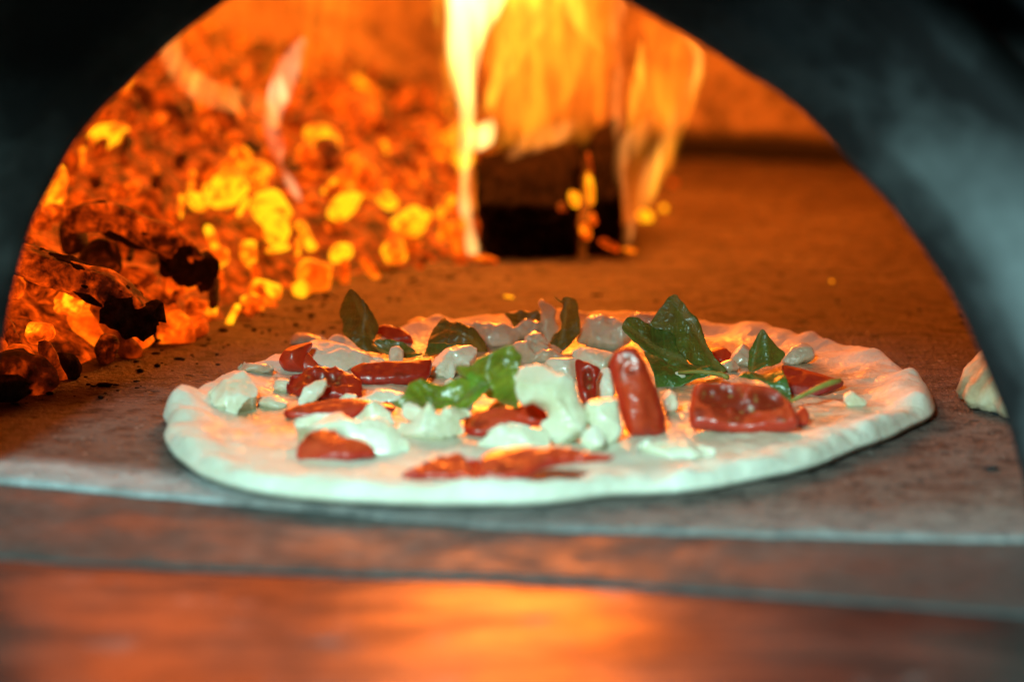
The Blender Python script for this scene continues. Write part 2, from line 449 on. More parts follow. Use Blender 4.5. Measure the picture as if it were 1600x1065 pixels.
# dome
bm = bmesh.new(); soot_l = bm.verts.layers.float.new('soot')
DC, DR, DH = (0.0, .31), .50, .40
rows = []
for j in range(41):
    row = []
    s = j / 40
    if s < .3: rr, z = 1.0, -.004 + .12 * s / .3
    else:
        a = (s - .3) / .7 * math.pi / 2; rr, z = math.cos(a), .116 + (DH - .116) * math.sin(a)
    for i in range(160):
        th = 2 * math.pi * i / 160
        r = DR * rr * (1 + .012 * fb((math.cos(th), math.sin(th), z * 6), 2.5, 2))
        if z < .0125: r += .012 * max(0, 1 - z / .0125)      # open joint at the foot of the wall
        x, y = DC[0] + r * math.cos(th), DC[1] + r * math.sin(th)
        v = bm.verts.new((x, y, z))
        v[soot_l] = max(0, min(1, (.024 - z) / .004))
        row.append(v)
    rows.append(row)
for j, (r0, r1) in enumerate(zip(rows, rows[1:])):
    for i in range(160):
        k = (i + 1) % 160; q = [r0[i], r0[k], r1[k], r1[i]]
        # the mouth
        if all(v.co.y < -.105 and v.co.z < .235 and abs(v.co.x) < .30 for v in q): continue
        bm.faces.new(q)
kid(tag(link('dome', bm, M['dome']), 'curved brick dome wall behind the fire'))

# arched mouth: traced opening on a slightly turned vertical plane
apl, apr = on_z(-20, 742, 0), on_z(1610, 800, 0)
adir = (apr - apl); adir.z = 0; adir.normalize(); an = Vector((adir.y, -adir.x, 0))   # an points to the camera
if an.y > 0: an = -an
arch_px = [(-34, 900), (-32, 760), (-24, 660), (-8, 585), (6, 525), (22, 450), (48, 355), (80, 290), (108, 238), (150, 182), (205, 128), (262, 72), (340, 12), (430, -45), (520, -85), (620, -108), (720, -112),
           (820, -88), (900, -48), (978, 2), (1040, 38), (1102, 74), (1160, 112), (1212, 142), (1262, 182), (1300, 222), (1345, 272), (1395, 325), (1440, 385), (1480, 448), (1512, 510), (1545, 585), (1572, 655), (1590, 720), (1604, 790), (1610, 940)]
ap = [on_plane(px, py, apl, an) for px, py in smooth_loop(arch_px, 4, False)]
uv2 = [((p - apl).dot(adir), p.z) for p in ap]
def offs(pts, d):
    out = []
    for i, p in enumerate(pts):
        a = pts[max(0, i - 3)]; b = pts[min(len(pts) - 1, i + 3)]
        tx, ty = b[0] - a[0], b[1] - a[1]; L = math.hypot(tx, ty)
        nx, ny = -ty / L, tx / L
        out.append((p[0] + nx * d, max(p[1] + ny * d, -.04) if d > 0 else p[1] + ny * d))
    return out
def ring(d, depth, jit=0, seed=0):
    res = []
    for k, (u, z) in enumerate(offs(uv2, d)):
        p = apl + adir * u - an * depth; p.z = z
        if jit: p += an * jit * fb(p, 30, seed) + adir * jit * .6 * fb(p, 45, seed + 4)
        res.append(p)
    return res
def loft(rings, name, mat, label=None, soot=None):
    bm = bmesh.new(); sl2 = bm.verts.layers.float.new('soot'); rr = [[bm.verts.new(p) for p in r] for r in rings]
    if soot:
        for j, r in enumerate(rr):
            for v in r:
                k = max(0, min(1, (.12 - v.co.x) / .10)) * 1.0      # shade of the left side, painted in on top of the rim soot
                v[sl2] = max(soot[j], k, max(0, min(.97, (v.co.z - .085) / .06)))  # shade toward the crown is painted into the colour by height
    for a, b in zip(rr, rr[1:]):
        for i in range(len(a) - 1): bm.faces.new((a[i], a[i + 1], b[i + 1], b[i]))
    o = kid(link(name, bm, mat))
    if label: tag(o, label)
    return o
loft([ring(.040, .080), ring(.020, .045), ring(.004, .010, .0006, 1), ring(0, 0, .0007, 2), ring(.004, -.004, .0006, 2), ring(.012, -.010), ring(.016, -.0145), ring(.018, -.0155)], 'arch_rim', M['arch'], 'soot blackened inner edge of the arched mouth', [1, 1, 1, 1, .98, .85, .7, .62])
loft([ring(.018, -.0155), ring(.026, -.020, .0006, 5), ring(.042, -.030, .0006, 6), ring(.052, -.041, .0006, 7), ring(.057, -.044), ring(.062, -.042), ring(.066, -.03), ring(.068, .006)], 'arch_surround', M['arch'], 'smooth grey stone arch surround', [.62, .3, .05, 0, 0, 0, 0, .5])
loft([ring(.068, .004), ring(.16, .004), ring(.36, .004)], 'front_wall', M['facade'], 'dark front wall around the arch')
# unseen hood above the mouth, added to cut off the room light
bm = bmesh.new()
def box(bm, a, b):
    vs = [bm.verts.new((x, y, z)) for x in (a[0], b[0]) for y in (a[1], b[1]) for z in (a[2], b[2])]
    for f in ((0, 1, 3, 2), (4, 6, 7, 5), (0, 4, 5, 1), (2, 3, 7, 6), (0, 2, 6, 4), (1, 5, 7, 3)): bm.faces.new([vs[i] for i in f])
    return vs
box(bm, (-.5, -.36, .262), (.5, -.16, .31))
bmesh.ops.recalc_face_normals(bm, faces=bm.faces)
added_shade_hood = kid(link('added_shade_hood', bm, M['facade'], smooth=False))

# ================================================================== PIZZA BASE
contour_front = [(250, 655), (256, 690), (280, 722), (318, 748), (380, 768), (470, 781), (600, 788), (760, 790), (880, 787), (945, 775), (1080, 770), (1190, 750), (1252, 738), (1335, 706), (1415, 674), (1460, 642)]
contour_back = [(1464, 615), (1432, 568), (1345, 532), (1250, 512), (1150, 495), (1085, 490), (1000, 480), (850, 486), (640, 498), (560, 513), (450, 541), (362, 566), (305, 598), (264, 634)]
pts = [on_z(px, py, .0015) for px, py in contour_front] + [on_z(px, py, .0105) for px, py in contour_back]
PC = Vector((.014, -.008, 0))
pol = sorted((math.atan2(p.y - PC.y, p.x - PC.x), math.hypot(p.x - PC.x, p.y - PC.y)) for p in pts)
def rad(th):
    th = (th + math.pi) % (2 * math.pi) - math.pi
    n = len(pol)
    for i in range(n):
        a0, r0 = pol[i]; a1, r1 = pol[(i + 1) % n]
        if i == n - 1: a1 += 2 * math.pi
        t_ = th if th >= a0 else th + 2 * math.pi
        if a0 <= t_ <= a1:
            f = (t_ - a0) / (a1 - a0); f = f * f * (3 - 2 * f) * .5 + f * .5; return r0 + (r1 - r0) * f
    return .157
NA = 420
RAD = [rad(-math.pi + 2 * math.pi * i / NA) for i in range(NA)]
RAD = [sum(RAD[(i + k) % NA] for k in range(-4, 5)) / 9 for i in range(NA)]
def radius(th):
    f = ((th + math.pi) / (2 * math.pi) * NA) % NA; i = int(f); g = f - i
    return RAD[i % NA] * (1 - g) + RAD[(i + 1) % NA] * g
def dough_z(x, y):
    dx, dy = x - PC.x, y - PC.y; th = math.atan2(dy, dx); r = math.hypot(dx, dy); Rr = radius(th)
    s = Rr - r
    if s <= 0: return 0.0
    c, sn = math.cos(th), math.sin(th)
    rim_h = .0095 + .0028 * fb((c * 1.0, sn * 1.0, 0), 4.5, 7, 3) + .0012 * nz((c, sn, 0), 17, 2)
    if abs(th + 2.95) < .6 or abs(th - 3.33) < .6:     # rolled knob of rim on the left
        rim_h += .006 * math.exp(-((((th + 3.03) + math.pi) % (2 * math.pi) - math.pi) / .10) ** 2)
    rim_h *= 1.0 - .15 * max(0, -sn)
    wdt = .021 + .005 * nz((c, sn, 0), 5, 9)
    base = .0042 + .0011 * fb((x, y, 0), 45, 4, 3) + .0005 * fb((x, y, 0), 160, 6, 3)
    if s < wdt * .35: t = s / (wdt * .35); h = rim_h * math.sqrt(max(0, 1 - (1 - t) ** 2))
    else:
        t = min(1, (s - wdt * .35) / wdt); k = .5 + .5 * math.cos(math.pi * t); h = base + (rim_h - base) * k
    wr = 1.0 if s > .004 else s / .004
    h += wr * .0017 * nz((x, y, 0), 95, 3) * (1 if s < .03 else .2)
    h += wr * (.0016 * fb((x, y, 0), 70, 11, 4) * (1 if s < .03 else .4))
    return max(h, .0003)
bm = bmesh.new(); wet_l = bm.verts.layers.float.new('wet')
rings = []
prof = [('b', .006, .0003), ('b', .0025, .0004), ('b', .0008, .0018)]
SS = [.0000, .0008, .0018, .003, .0045, .006, .008, .010, .012, .0145, .017, .020, .023, .026, .030]
for kind, s, z in prof:
    ring_ = []
    for i in range(NA):
        th = -math.pi + 2 * math.pi * i / NA; Rr = radius(th) - s
        ring_.append(bm.verts.new((PC.x + Rr * math.cos(th), PC.y + Rr * math.sin(th), z)))
    rings.append(ring_)
nin = 55
for j in range(len(SS) + nin):
    ring_ = []
    for i in range(NA):
        th = -math.pi + 2 * math.pi * i / NA; R0 = radius(th)
        s = SS[j] if j < len(SS) else SS[-1] + (R0 - SS[-1]) * ((j - len(SS) + 1) / (nin + .3))
        r = R0 - s; x, y = PC.x + r * math.cos(th), PC.y + r * math.sin(th)
        z = .0036 if j == 0 else max(dough_z(x, y), .0042 if s < .004 else 0)
        bulge = 0
        v = bm.verts.new((x, y, z))
        v[wet_l] = max(0, min(1, (s - .014 - .008 * fb((x, y, 0), 30, 12)) / .018))
        v[wet_l] *= max(.15, min(1, (y + .115) / .06))
        ring_.append(v)
    rings.append(ring_)
for a, b in zip(rings, rings[1:]):
    for i in range(NA): bm.faces.new((a[i], a[(i + 1) % NA], b[(i + 1) % NA], b[i]))
bm.faces.new(rings[-1]); bm.faces.new(list(reversed(rings[0])))
tag(link('pizza_dough', bm, M['dough']), 'round raw pizza dough with a lumpy pale rim, lying at the oven mouth', 'pizza dough')

# ================================================================== TOPPINGS
def crop(ox, oy, s):
    return lambda pts: [(ox + s * x, oy + s * y) for x, y in pts]
A = crop(240, 440, .3381); B = crop(600, 440, .338); D = crop(900, 440, .3193); E = crop(1150, 440, .4319); P = lambda p: p

def slab(name, px, tilt, th, mat, solid=False, lift=0.0, r=None, bump=.0006, seed=1, bend=None, gel=None, uvax=None, base=None, parent=None, step=.0013, sub=0, soft=2, yaw=0, dome=0.0, facet=None, jag=0, cuts=0, sheet=False):
    """a piece whose outline lies on a tilted plane through its lowest point; rounded edge, real thickness"""
    low = base or max(px, key=lambda p: p[1])
    p0 = on_z(low[0], low[1], .005)
    for _ in range(3): p0 = on_z(low[0], low[1], dough_z(p0.x, p0.y) + lift)
    t = R(tilt); U = Vector((math.cos(R(yaw)), math.sin(R(yaw)), 0)); V = Vector((-math.sin(R(yaw)) * math.cos(t), math.cos(R(yaw)) * math.cos(t), math.sin(t)))
    N = U.cross(V)
    loop = smooth_loop(px, 4)
    P3 = [on_plane(x, y, p0, N) for x, y in loop]
    out = [((p - p0).dot(U), (p - p0).dot(V)) for p in P3]
    # even spacing
    per = sum(math.dist(out[i], out[(i + 1) % len(out)]) for i in range(len(out)))
    n = max(36, int(per / step)); res = []; acc = 0; i = 0; cur = out[0]
    L = [math.dist(out[k], out[(k + 1) % len(out)]) for k in range(len(out))]
    pos = 0.0; cum = 0.0; k = 0
    for q in range(n):
        target = per * q / n
        while cum + L[k] < target: cum += L[k]; k += 1
        f = (target - cum) / max(L[k], 1e-9); a, b = out[k], out[(k + 1) % len(out)]
        res.append((a[0] + (b[0] - a[0]) * f, a[1] + (b[1] - a[1]) * f))
    out = [(x + bump * .7 * nz((x, y, 0), 400, seed), y + bump * .7 * nz((x, y, 5), 400, seed)) for x, y in res]
    if jag: out = [(x + jag * (nz((x, y, 0), 260, seed) + .6 * nz((x, y, 0), 620, seed)), y + jag * (nz((x, y, 5), 260, seed) + .6 * nz((x, y, 5), 620, seed))) for x, y in out]
    r = r or th * .6
    rnd = random.Random(seed * 77)
    vs = [Vector(p) for p in out]; ne = len(vs)
    xs = [p[0] for p in out]; ys = [p[1] for p in out]
    gx = min(xs)
    cand = []
    area_sign = sum(out[i][0] * out[(i + 1) % ne][1] - out[(i + 1) % ne][0] * out[i][1] for i in range(ne))
    sg = 1 if area_sign > 0 else -1
    for i in range(ne):
        a, b = out[i - 1], out[(i + 1) % ne]; tx, ty = b[0] - a[0], b[1] - a[1]; l = math.hypot(tx, ty) or 1
        nx, ny = -ty / l * sg, tx / l * sg
        for f in (.05, .2, .5):
            q = (out[i][0] + nx * r * f, out[i][1] + ny * r * f)
            if inside(q, out) and edge_dist(q, out) > r * f * .8: cand.append(q)
    while gx < max(xs):
        gy = min(ys)
        while gy < max(ys):
            q = (gx + rnd.uniform(-.3, .3) * step, gy + rnd.uniform(-.3, .3) * step)
            if inside(q, out) and edge_dist(q, out) > r * .75: cand.append(q)
            gy += step
        gx += step
    vs += [Vector(q) for q in cand]
    V2, _, F, *_ = delaunay_2d_cdt(vs, [(i, (i + 1) % ne) for i in range(ne)], [], 1, 1e-7)
    bm = bmesh.new(); gl = bm.verts.layers.float.new('gel'); uvl = bm.loops.layers.uv.new('UVMap')
    top, bot = [], []; sk = bm.verts.layers.float.new('skin'); skin_v = {}
    umin, umax, vmin, vmax = min(xs), max(xs), min(ys), max(ys)
    for v in V2:
        x, y = v.x, v.y
        d = edge_dist((x, y), out); dd = min(d / r, 1); pr = math.sqrt(max(0, 1 - (1 - dd) ** 2))
        if d < 1e-6: pr = 0
        un, vn = (x - umin) / (umax - umin) * 2 - 1, (y - vmin) / (vmax - vmin) * 2 - 1
        off = bend(un, vn, x, y) if bend else 0
        big = th * .25 * fb((x, y, 0), 90, seed) + dome * (1 - min(1, math.hypot(un, vn)) ** 2)
        g = 0
        if gel:
            for (gu, gv, gr) in gel:
                q = math.hypot((un - gu), (vn - gv) * .8) / gr
                g = max(g, max(0, min(1, (1.1 - q) / .3)))
        base3 = p0 + U * x + V * y
        T = base3 + N * (off + pr * (th * .55 + big) - g * th * .45)
        T += N * bump * fb(T, 260, seed, 4) * pr
        if facet:
            dv = noise.voronoi(T * facet[0] + Vector((seed, 0, 0)))[0]
            T += N * facet[1] * (dv[0] - .35) * pr
        if pr == 0:
            T = base3 + N * off
            if solid: T.z = max(T.z, dough_z(T.x, T.y) + .0004)
        tv = bm.verts.new(T); tv[gl] = g; tv[sk] = max(0, min(1, (.75 - dd) / .3)); top.append(tv)
        if pr == 0 or sheet: bot.append(tv)
        else:
            Bt = base3 + N * (off - pr * th * .45)
            if solid: Bt.z = min(Bt.z, dough_z(Bt.x, Bt.y) - .0005) if d > r * .25 else (Bt.z)
            bv = bm.verts.new(Bt); bv[sk] = 1; bot.append(bv)
    if cuts:
        ctr = sum((v.co for v in top), Vector()) / len(top)
        for _ in range(cuts):
            a_ = rnd.uniform(0, 6.283); lat = rnd.uniform(.25, 1.3)
            n_ = (N + (U * math.cos(a_) + V * math.sin(a_)) * lat).normalized()
            far_ = max((v.co - ctr).dot(n_) for v in top); d_ = far_ * rnd.uniform(.45, .8)
            for v in top:
                q_ = (v.co - ctr).dot(n_) - d_
                if q_ > 0: v.co -= N * min(q_ / max(.35, N.dot(n_)), th * .9) * .92
    for f in F:
        for lst, rev in (((top, False),) if sheet else ((top, False), (bot, True))):
            vv = [lst[i] for i in f]
            if rev: vv.reverse()
            if len(set(vv)) == 3:
                try: bm.faces.new(vv)
                except ValueError: pass
    if uvax:
        a, b = uvax; a3, b3 = on_plane(*a, p0, N), on_plane(*b, p0, N); ax = (b3 - a3); ln = ax.length; ax.normalize(); ac = N.cross(ax)
        for f in bm.faces:
            for l in f.loops:
                q = l.vert.co - a3; l[uvl].uv = (q.dot(ax) / ln, q.dot(ac) / ln)
    bmesh.ops.recalc_face_normals(bm, faces=bm.faces)
    o = link(name, bm, mat, None)
    if parent: o.parent = parent
    return o

_seed = [3]
def mozz(px, label, tilt=38, th=.007, mat='cheese', solid=True, **kw):
    _seed[0] += 1; kw.setdefault('bump', .0005); kw.setdefault('facet', (95, .0012)); kw.setdefault('cuts', 6); kw.setdefault('step', .0010); kw.setdefault('jag', .0007); kw.setdefault('r', th * .38); solid = solid and tilt < 44; th *= 1.0 if tilt < 44 else 1.25
    o = slab('mozzarella_piece', px, tilt, th, M[mat], solid=solid, seed=_seed[0], **kw)
    return tag(o, label, 'mozzarella', 'pieces of mozzarella on the pizza')
def tom(px, label, tilt=30, th=.006, mat='tomato', **kw):
    _seed[0] += 1; kw.setdefault('bump', .0005); th *= .72; kw.setdefault('r', th * .42); kw.setdefault('jag', .00035); kw.setdefault('facet', (60, .0008)); kw.setdefault('cuts', 2); kw.setdefault('step', .0010)
    o = slab('tomato_slice', px, tilt, th, M[mat], seed=_seed[0], **kw)
    return tag(o, label, 'tomato', 'tomato slices on the pizza')
def leaf(px, ax, tilt=60, mat='leaf', fold=.004, curl=.003, parent=None, ruff=.0019, name='leaf', th=.0007, **kw):
    _seed[0] += 1; s = _seed[0]
    a, b = ax
    def bend(un, vn, x, y):
        return fold * (abs(un) - .4) + curl * vn * vn - curl * .3 + ruff * 1.6 * nz((x, y, 0), 90, s) + ruff * .5 * nz((x, y, 0), 260, s)
    return slab(name, px, tilt, th, M[mat], seed=s, bend=bend, uvax=ax, parent=parent, bump=.0002, r=.0006, step=.0010, sheet=True, jag=.0005, **kw)
def tube(name, pts, radii, mat, parent=None, n=10):
    bm = bmesh.new(); prev = None; rr = []
    for i, p in enumerate(pts):
        a = Vector(pts[max(0, i - 1)]); b = Vector(pts[min(len(pts) - 1, i + 1)]); t = (b - a).normalized()
        u = t.orthogonal().normalized() if prev is None else (prev - t * prev.dot(t)).normalized(); prev = u; w_ = t.cross(u)
        rr.append([bm.verts.new(Vector(p) + (u * math.cos(k * 2 * math.pi / n) + w_ * math.sin(k * 2 * math.pi / n)) * radii[i]) for k in range(n)])
    for a, b in zip(rr, rr[1:]):
        for k in range(n): bm.faces.new((a[k], a[(k + 1) % n], b[(k + 1) % n], b[k]))
    bm.faces.new(list(reversed(rr[0]))); bm.faces.new(rr[-1])
    return link(name, bm, mat, parent)

# --- mozzarella
mozz(A([(250,510),(290,470),(340,460),(380,430),(420,418),(450,450),(482,495),(470,530),(430,545),(380,600),(335,605),(330,575),(290,565),(262,545)]),
     'flat jagged mozzarella piece nearest the left rim of the pizza', 26, .004)
mozz(A([(552,480),(575,450),(605,445),(632,470),(628,500),(590,512),(555,500)]), 'small round mozzarella crumb right of the jagged piece by the left rim', 50, .005)
mozz(A([(478,540),(500,525),(560,530),(620,560),(600,585),(530,575),(485,560)]), 'low half melted mozzarella bit just in front of the small round crumb', 20, .003, 'cheese_wet')
mozz(A([(390,390),(412,362),(440,385),(540,378),(545,400),(470,412),(400,410)]), 'thin pointed mozzarella shred behind the jagged piece at the left rim', 30, .003, 'cheese_wet')
mozz(A([(668,565),(680,520),(720,480),(795,450),(800,480),(775,530),(720,555)]), 'white wedge of mozzarella leaning on the crumpled tomato slice', 55, .004)
mozz(A([(708,315),(740,280),(800,272),(870,300),(920,310),(985,340),(1060,345),(1080,375),(1000,380),(930,385),(890,412),(840,410),(780,385),(730,360)]),
     'long wavy mozzarella slice at the foot of the tall curled basil leaf', 22, .005)
mozz(A([(1085,370),(1095,310),(1130,302),(1155,325),(1150,370),(1110,380)]), 'small upright mozzarella cube between the long wavy slice and a basil leaf', 65, .006)
mozz(A([(632,285),(650,240),(720,238),(795,255),(790,275),(700,280),(660,292)]), 'thin mozzarella flap on the far left rim behind the round tomato wedge', 25, .0025, 'cheese_wet')
mozz(A([(648,635),(720,605),(780,595),(860,610),(920,660),(1000,650),(1060,650),(1130,690),(1183,740),(1160,780),(1090,802),(1020,780),(980,745),(900,735),(860,705),(800,690),(700,660)]),
     'long bright mozzarella slab with a thick blunt right end, front left', 28, .007)
mozz(A([(915,650),(960,600),(1010,562),(1060,570),(1090,610),(1120,650),(1060,660),(980,660)]), 'pointed mozzarella lump resting behind the long bright slab', 50, .006)
mozz(A([(925,540),(1000,530),(1030,500),(1100,498),(1165,520),(1160,545),(1080,560),(960,555)]), 'low mozzarella bit between two long tomato slices on the left', 26, .003)
mozz(A([(1160,560),(1250,590),(1330,640),(1340,700),(1270,690),(1210,650),(1150,620)]), 'creased mozzarella chunk under the left end of the bright green basil', 45, .006)
mozz(B([(185,420),(215,380),(260,330),(330,295),(420,300),(430,335),(400,380),(330,400),(320,450),(240,440),(150,432)]), 'stringy torn mozzarella chunk in front of the domed basil leaf', 40, .006, bump=.002)
mozz(B([(60,680),(90,640),(130,655),(180,600),(215,575),(250,620),(280,590),(380,580),(400,610),(360,640),(370,690),(320,710),(240,730),(150,730)]), 'knobbly cluster of mozzarella below the bright green basil', 48, .008)
mozz(B([(435,735),(490,715),(480,690),(520,660),(600,640),(680,660),(740,695),(770,745),(740,775),(600,775),(480,770)]), 'layered mozzarella slab in front of the tomato at the middle', 30, .007)
mozz(B([(605,490),(612,420),(650,380),(720,378),(760,400),(800,430),(860,440),(885,490),(900,540),(920,580),(945,640),(930,700),(880,740),(800,750),(740,700),(720,660),(755,640),(750,600),(700,565),(640,570),(610,530)]),
     'biggest mozzarella chunk, standing tall at the middle of the pizza', 58, .012)
mozz(B([(740,378),(800,360),(885,355),(887,450),(850,440),(790,425)]), 'square mozzarella slab behind the top of the biggest chunk', 45, .006)
mozz(B([(560,300),(640,290),(680,235),(740,265),(780,320),(850,350),(740,368),(650,378),(600,330)]), 'oily peaked mozzarella lump gleaming orange behind the biggest chunk', 30, .006, 'cheese_wet', bump=.002)
mozz(B([(370,210),(440,195),(540,205),(600,215),(650,190),(720,200),(740,240),(640,260),(600,290),(540,310),(480,300),(430,235)]), 'broad lumpy mozzarella strip to the right of the domed basil leaf', 42, .008, 'cheese_wet', cuts=2, bump=.0018)
mozz(B([(715,95),(730,75),(750,95),(795,130),(790,170),(812,210),(790,250),(765,290),(745,260),(720,210),(725,150)]), 'upright finger of mozzarella left of the narrow standing basil leaf', 62, .006, base=B([(765,300)])[0])
mozz(P([(900,527),(916,502),(930,496),(944,501),(960,498),(982,500),(988,520),(975,541),(945,545),(915,537)]), 'glossy rounded mozzarella lump left of the large basil sprig', 46, .009, 'cheese', cuts=2, bump=.0016)
mozz(B([(875,310),(940,305),(1065,335),(1040,390),(1000,410),(930,375),(880,360)]), 'tilted flat mozzarella plate below the glossy rounded lump', 40, .005)
mozz(D([(85,500),(110,450),(150,420),(175,450),(190,570),(130,575),(95,550)]), 'crumbly mozzarella bit tucked behind the standing tomato', 55, .005)
mozz(D([(40,620),(80,585),(190,580),(215,640),(225,740),(190,780),(130,800),(90,770),(60,700)]), 'rough rounded mozzarella chunk left of the standing tomato foot', 55, .010)
mozz(D([(25,770),(40,730),(90,710),(135,750),(130,810),(70,825),(35,800)]), 'small bright mozzarella nub in front of the rough rounded chunk', 55, .006)
mozz(D([(300,800),(340,770),(430,790),(540,765),(600,790),(690,820),(600,850),(500,865),(360,825)]), 'flat melting mozzarella patch in front of the large tomato ring', 14, .003)
mozz(D([(1010,385),(1050,330),(1110,310),(1155,330),(1165,370),(1110,395),(1050,410)]), 'small wet mozzarella lump near the far right rim', 45, .006, 'cheese_wet')
mozz(D([(750,395),(770,350),(800,318),(850,318),(850,400),(800,412)]), 'translucent mozzarella sliver behind the small right hand basil leaves', 40, .005, 'cheese_wet')
mozz(E([(388,415),(430,402),(475,435),(440,450),(400,440)]), 'tiny yellowish mozzarella fleck close to the right rim', 25, .003)
mozz(D([(420,560),(450,530),(490,560),(500,620),(460,640),(430,610)]), 'shadowed mozzarella scrap between the standing tomato and the tomato ring', 50, .005)
mozz(B([(490,575),(520,545),(560,560),(565,600),(500,605)]), 'mozzarella scrap peeking out under the tip of the bright green basil', 45, .005)

for (cx, cy_, rx, ry, lb) in [
    (705, 600, 13, 7, 'mozzarella crumb between the stringy chunk and the bright green basil'), (728, 628, 15, 8, 'mozzarella crumb right under the bright green basil lobes'),
    (902, 648, 11, 9, 'mozzarella crumb touching the right side of the biggest chunk'), (1062, 590, 12, 8, 'mozzarella crumb under the lowest leaf of the large sprig'),
    (1140, 572, 14, 8, 'wet mozzarella crumb between the large sprig and the small basil'), (860, 548, 22, 8, 'shiny mozzarella crumb behind the biggest chunk beside the narrow leaf'),
    (780, 560, 20, 8, 'mozzarella crumb right behind the bright green basil lobe'), (655, 606, 12, 6, 'mozzarella crumb left above the bright green basil'),
    (545, 622, 14, 5, 'mozzarella crumb on the dough behind the thin pointed tomato'), (1010, 500, 30, 10, 'mozzarella bit on the far side left of the large sprig top'),
    (655, 505, 18, 6, 'mozzarella crumb on the far side left of the domed leaf'), (925, 603, 9, 8, 'mozzarella crumb in front of the dark shaded tomato')]:
    pts_ = [(cx + rx * math.cos(a * .785) * (1 + .3 * nz((a, cx, 0), 1.3, 2)), cy_ + ry * math.sin(a * .785) * (1 + .3 * nz((a, cy_, 0), 1.3, 7))) for a in range(8)]
    mozz(pts_, lb, 40, .005, 'cheese_wet' if 'wet' in lb or 'shiny' in lb or cy_ < 580 else 'cheese', cuts=4)

# --- tomato slices
tom(A([(580,370),(600,330),(640,300),(700,282),(735,285),(720,320),(700,370),(690,410),(610,405)]), 'rounded shiny tomato wedge at the far left of the toppings', 45, .010, 'tomato', dome=.002)
tom(A([(672,400),(680,350),(700,325),(735,350),(765,390),(745,415),(690,418)]), 'small upright tomato corner against the rounded wedge at far left', 58, .005, 'tomato')
tom(A([(878,290),(900,262),(960,240),(1030,215),(1100,215),(1160,235),(1195,262),(1195,285),(1130,285),(1050,292),(960,300),(900,296)]), 'bright tomato slice behind the tall curled basil leaf', 36, .007, base=A([(1040,258)])[0])
tom(A([(615,480),(640,430),(720,410),(830,405),(900,430),(960,465),(955,530),(900,548),(790,545),(720,540),(660,520)]), 'crumpled juicy tomato slice left of centre with orange glints', 28, .007, 'tomato_dark', bump=.0016, gel=[(.1, .0, .4)])
tom(A([(912,395),(980,380),(1080,380),(1183,375),(1280,360),(1270,440),(1183,470),(1060,475),(960,465),(930,430)]), 'long dark tomato slice below the long wavy mozzarella', 34, .007, 'tomato_dark')
tom(A([(600,605),(700,575),(850,555),(1000,552),(1100,570),(1105,590),(1000,600),(900,635),(800,632),(650,632)]), 'thin pointed tomato slice behind the long bright mozzarella slab', 24, .006)
tom(A([(660,800),(670,760),(720,715),(790,695),(840,697),(880,725),(960,750),(1025,785),(1000,805),(860,820),(720,820)]), 'low tomato slice lying alone on the dough at front left', 20, .006, bump=.0008, lift=.0005)
tom(B([(370,640),(400,610),(500,600),(600,590),(700,565),(750,610),(755,640),(700,665),(640,660),(560,690),(480,715),(420,715),(375,690)]), 'tomato slice between the knobbly cluster and the biggest mozzarella chunk', 34, .007)
tom(B([(80,905),(180,850),(300,812),(440,815),(470,870),(430,900),(380,905),(200,905)]), 'orange red tomato slice at the front, left one of two overlapping', 14, .004, bump=.001, lift=.0005)
tom(B([(440,850),(480,790),(600,775),(800,780),(960,800),(1060,795),(1040,815),(900,830),(760,850),(680,890),(560,915),(450,895)]), 'longest tomato slice at the front with a pointed right end', 16, .005, bump=.001, lift=.0012)
tom(D([(163,390),(185,345),(240,320),(300,335),(335,390),(370,460),(410,540),(440,640),(435,740),(360,755),(280,755),(245,720),(220,640),(200,560),(175,470)]),
    'tall tomato wedge standing upright and showing its smooth red skin', 66, .013, 'tomato', r=.004, dome=.0, bend=lambda u, v, x, y: -.0075 * max(0, u - .15) - .002 * abs(u), facet=None, cuts=0, bump=.0002)
tring = tom(D([(560,700),(565,560),(590,510),(660,510),(760,500),(860,510),(960,530),(1030,580),(1075,640),(1080,710),(1000,730),(850,738),(700,725)]),
    'large thick tomato ring with hollow seed chambers, right of the standing wedge', 40, .009, 'tomato', gel=[(-.38, .35, .42), (.42, .15, .36), (.05, -.05, .25)], bump=.0004, cuts=0, facet=None)
tom(D([(1060,700),(1075,650),(1115,620),(1140,655),(1130,700)]), 'small tomato scrap at the right end of the tomato ring', 35, .004)
tom(E([(165,312),(250,315),(340,345),(390,367),(350,390),(250,415),(195,410)]), 'pointed tomato slice near the right rim, behind a yellow basil stem', 22, .006, 'tomato_dark')
tom(B([(885,370),(940,380),(1000,410),(985,460),(975,550),(930,565),(900,520)]), 'dark shaded tomato piece between the biggest chunk and the standing wedge', 50, .007, 'tomato_dark', gel=[(0, 0, .4)])
tom(D([(650,345),(690,325),(755,345),(750,390),(700,395)]), 'small tomato piece behind the large basil sprig on its right', 35, .005)
tom(B([(0,560),(30,565),(60,590),(40,600),(-60,598)]), 'little tomato tip at the left end of the bright green basil', 30, .004)
tom(P([(765,497),(778,493),(792,496),(790,502),(770,502)]), 'tiny tomato piece at the far rim behind the domed basil leaf', 35, .003)

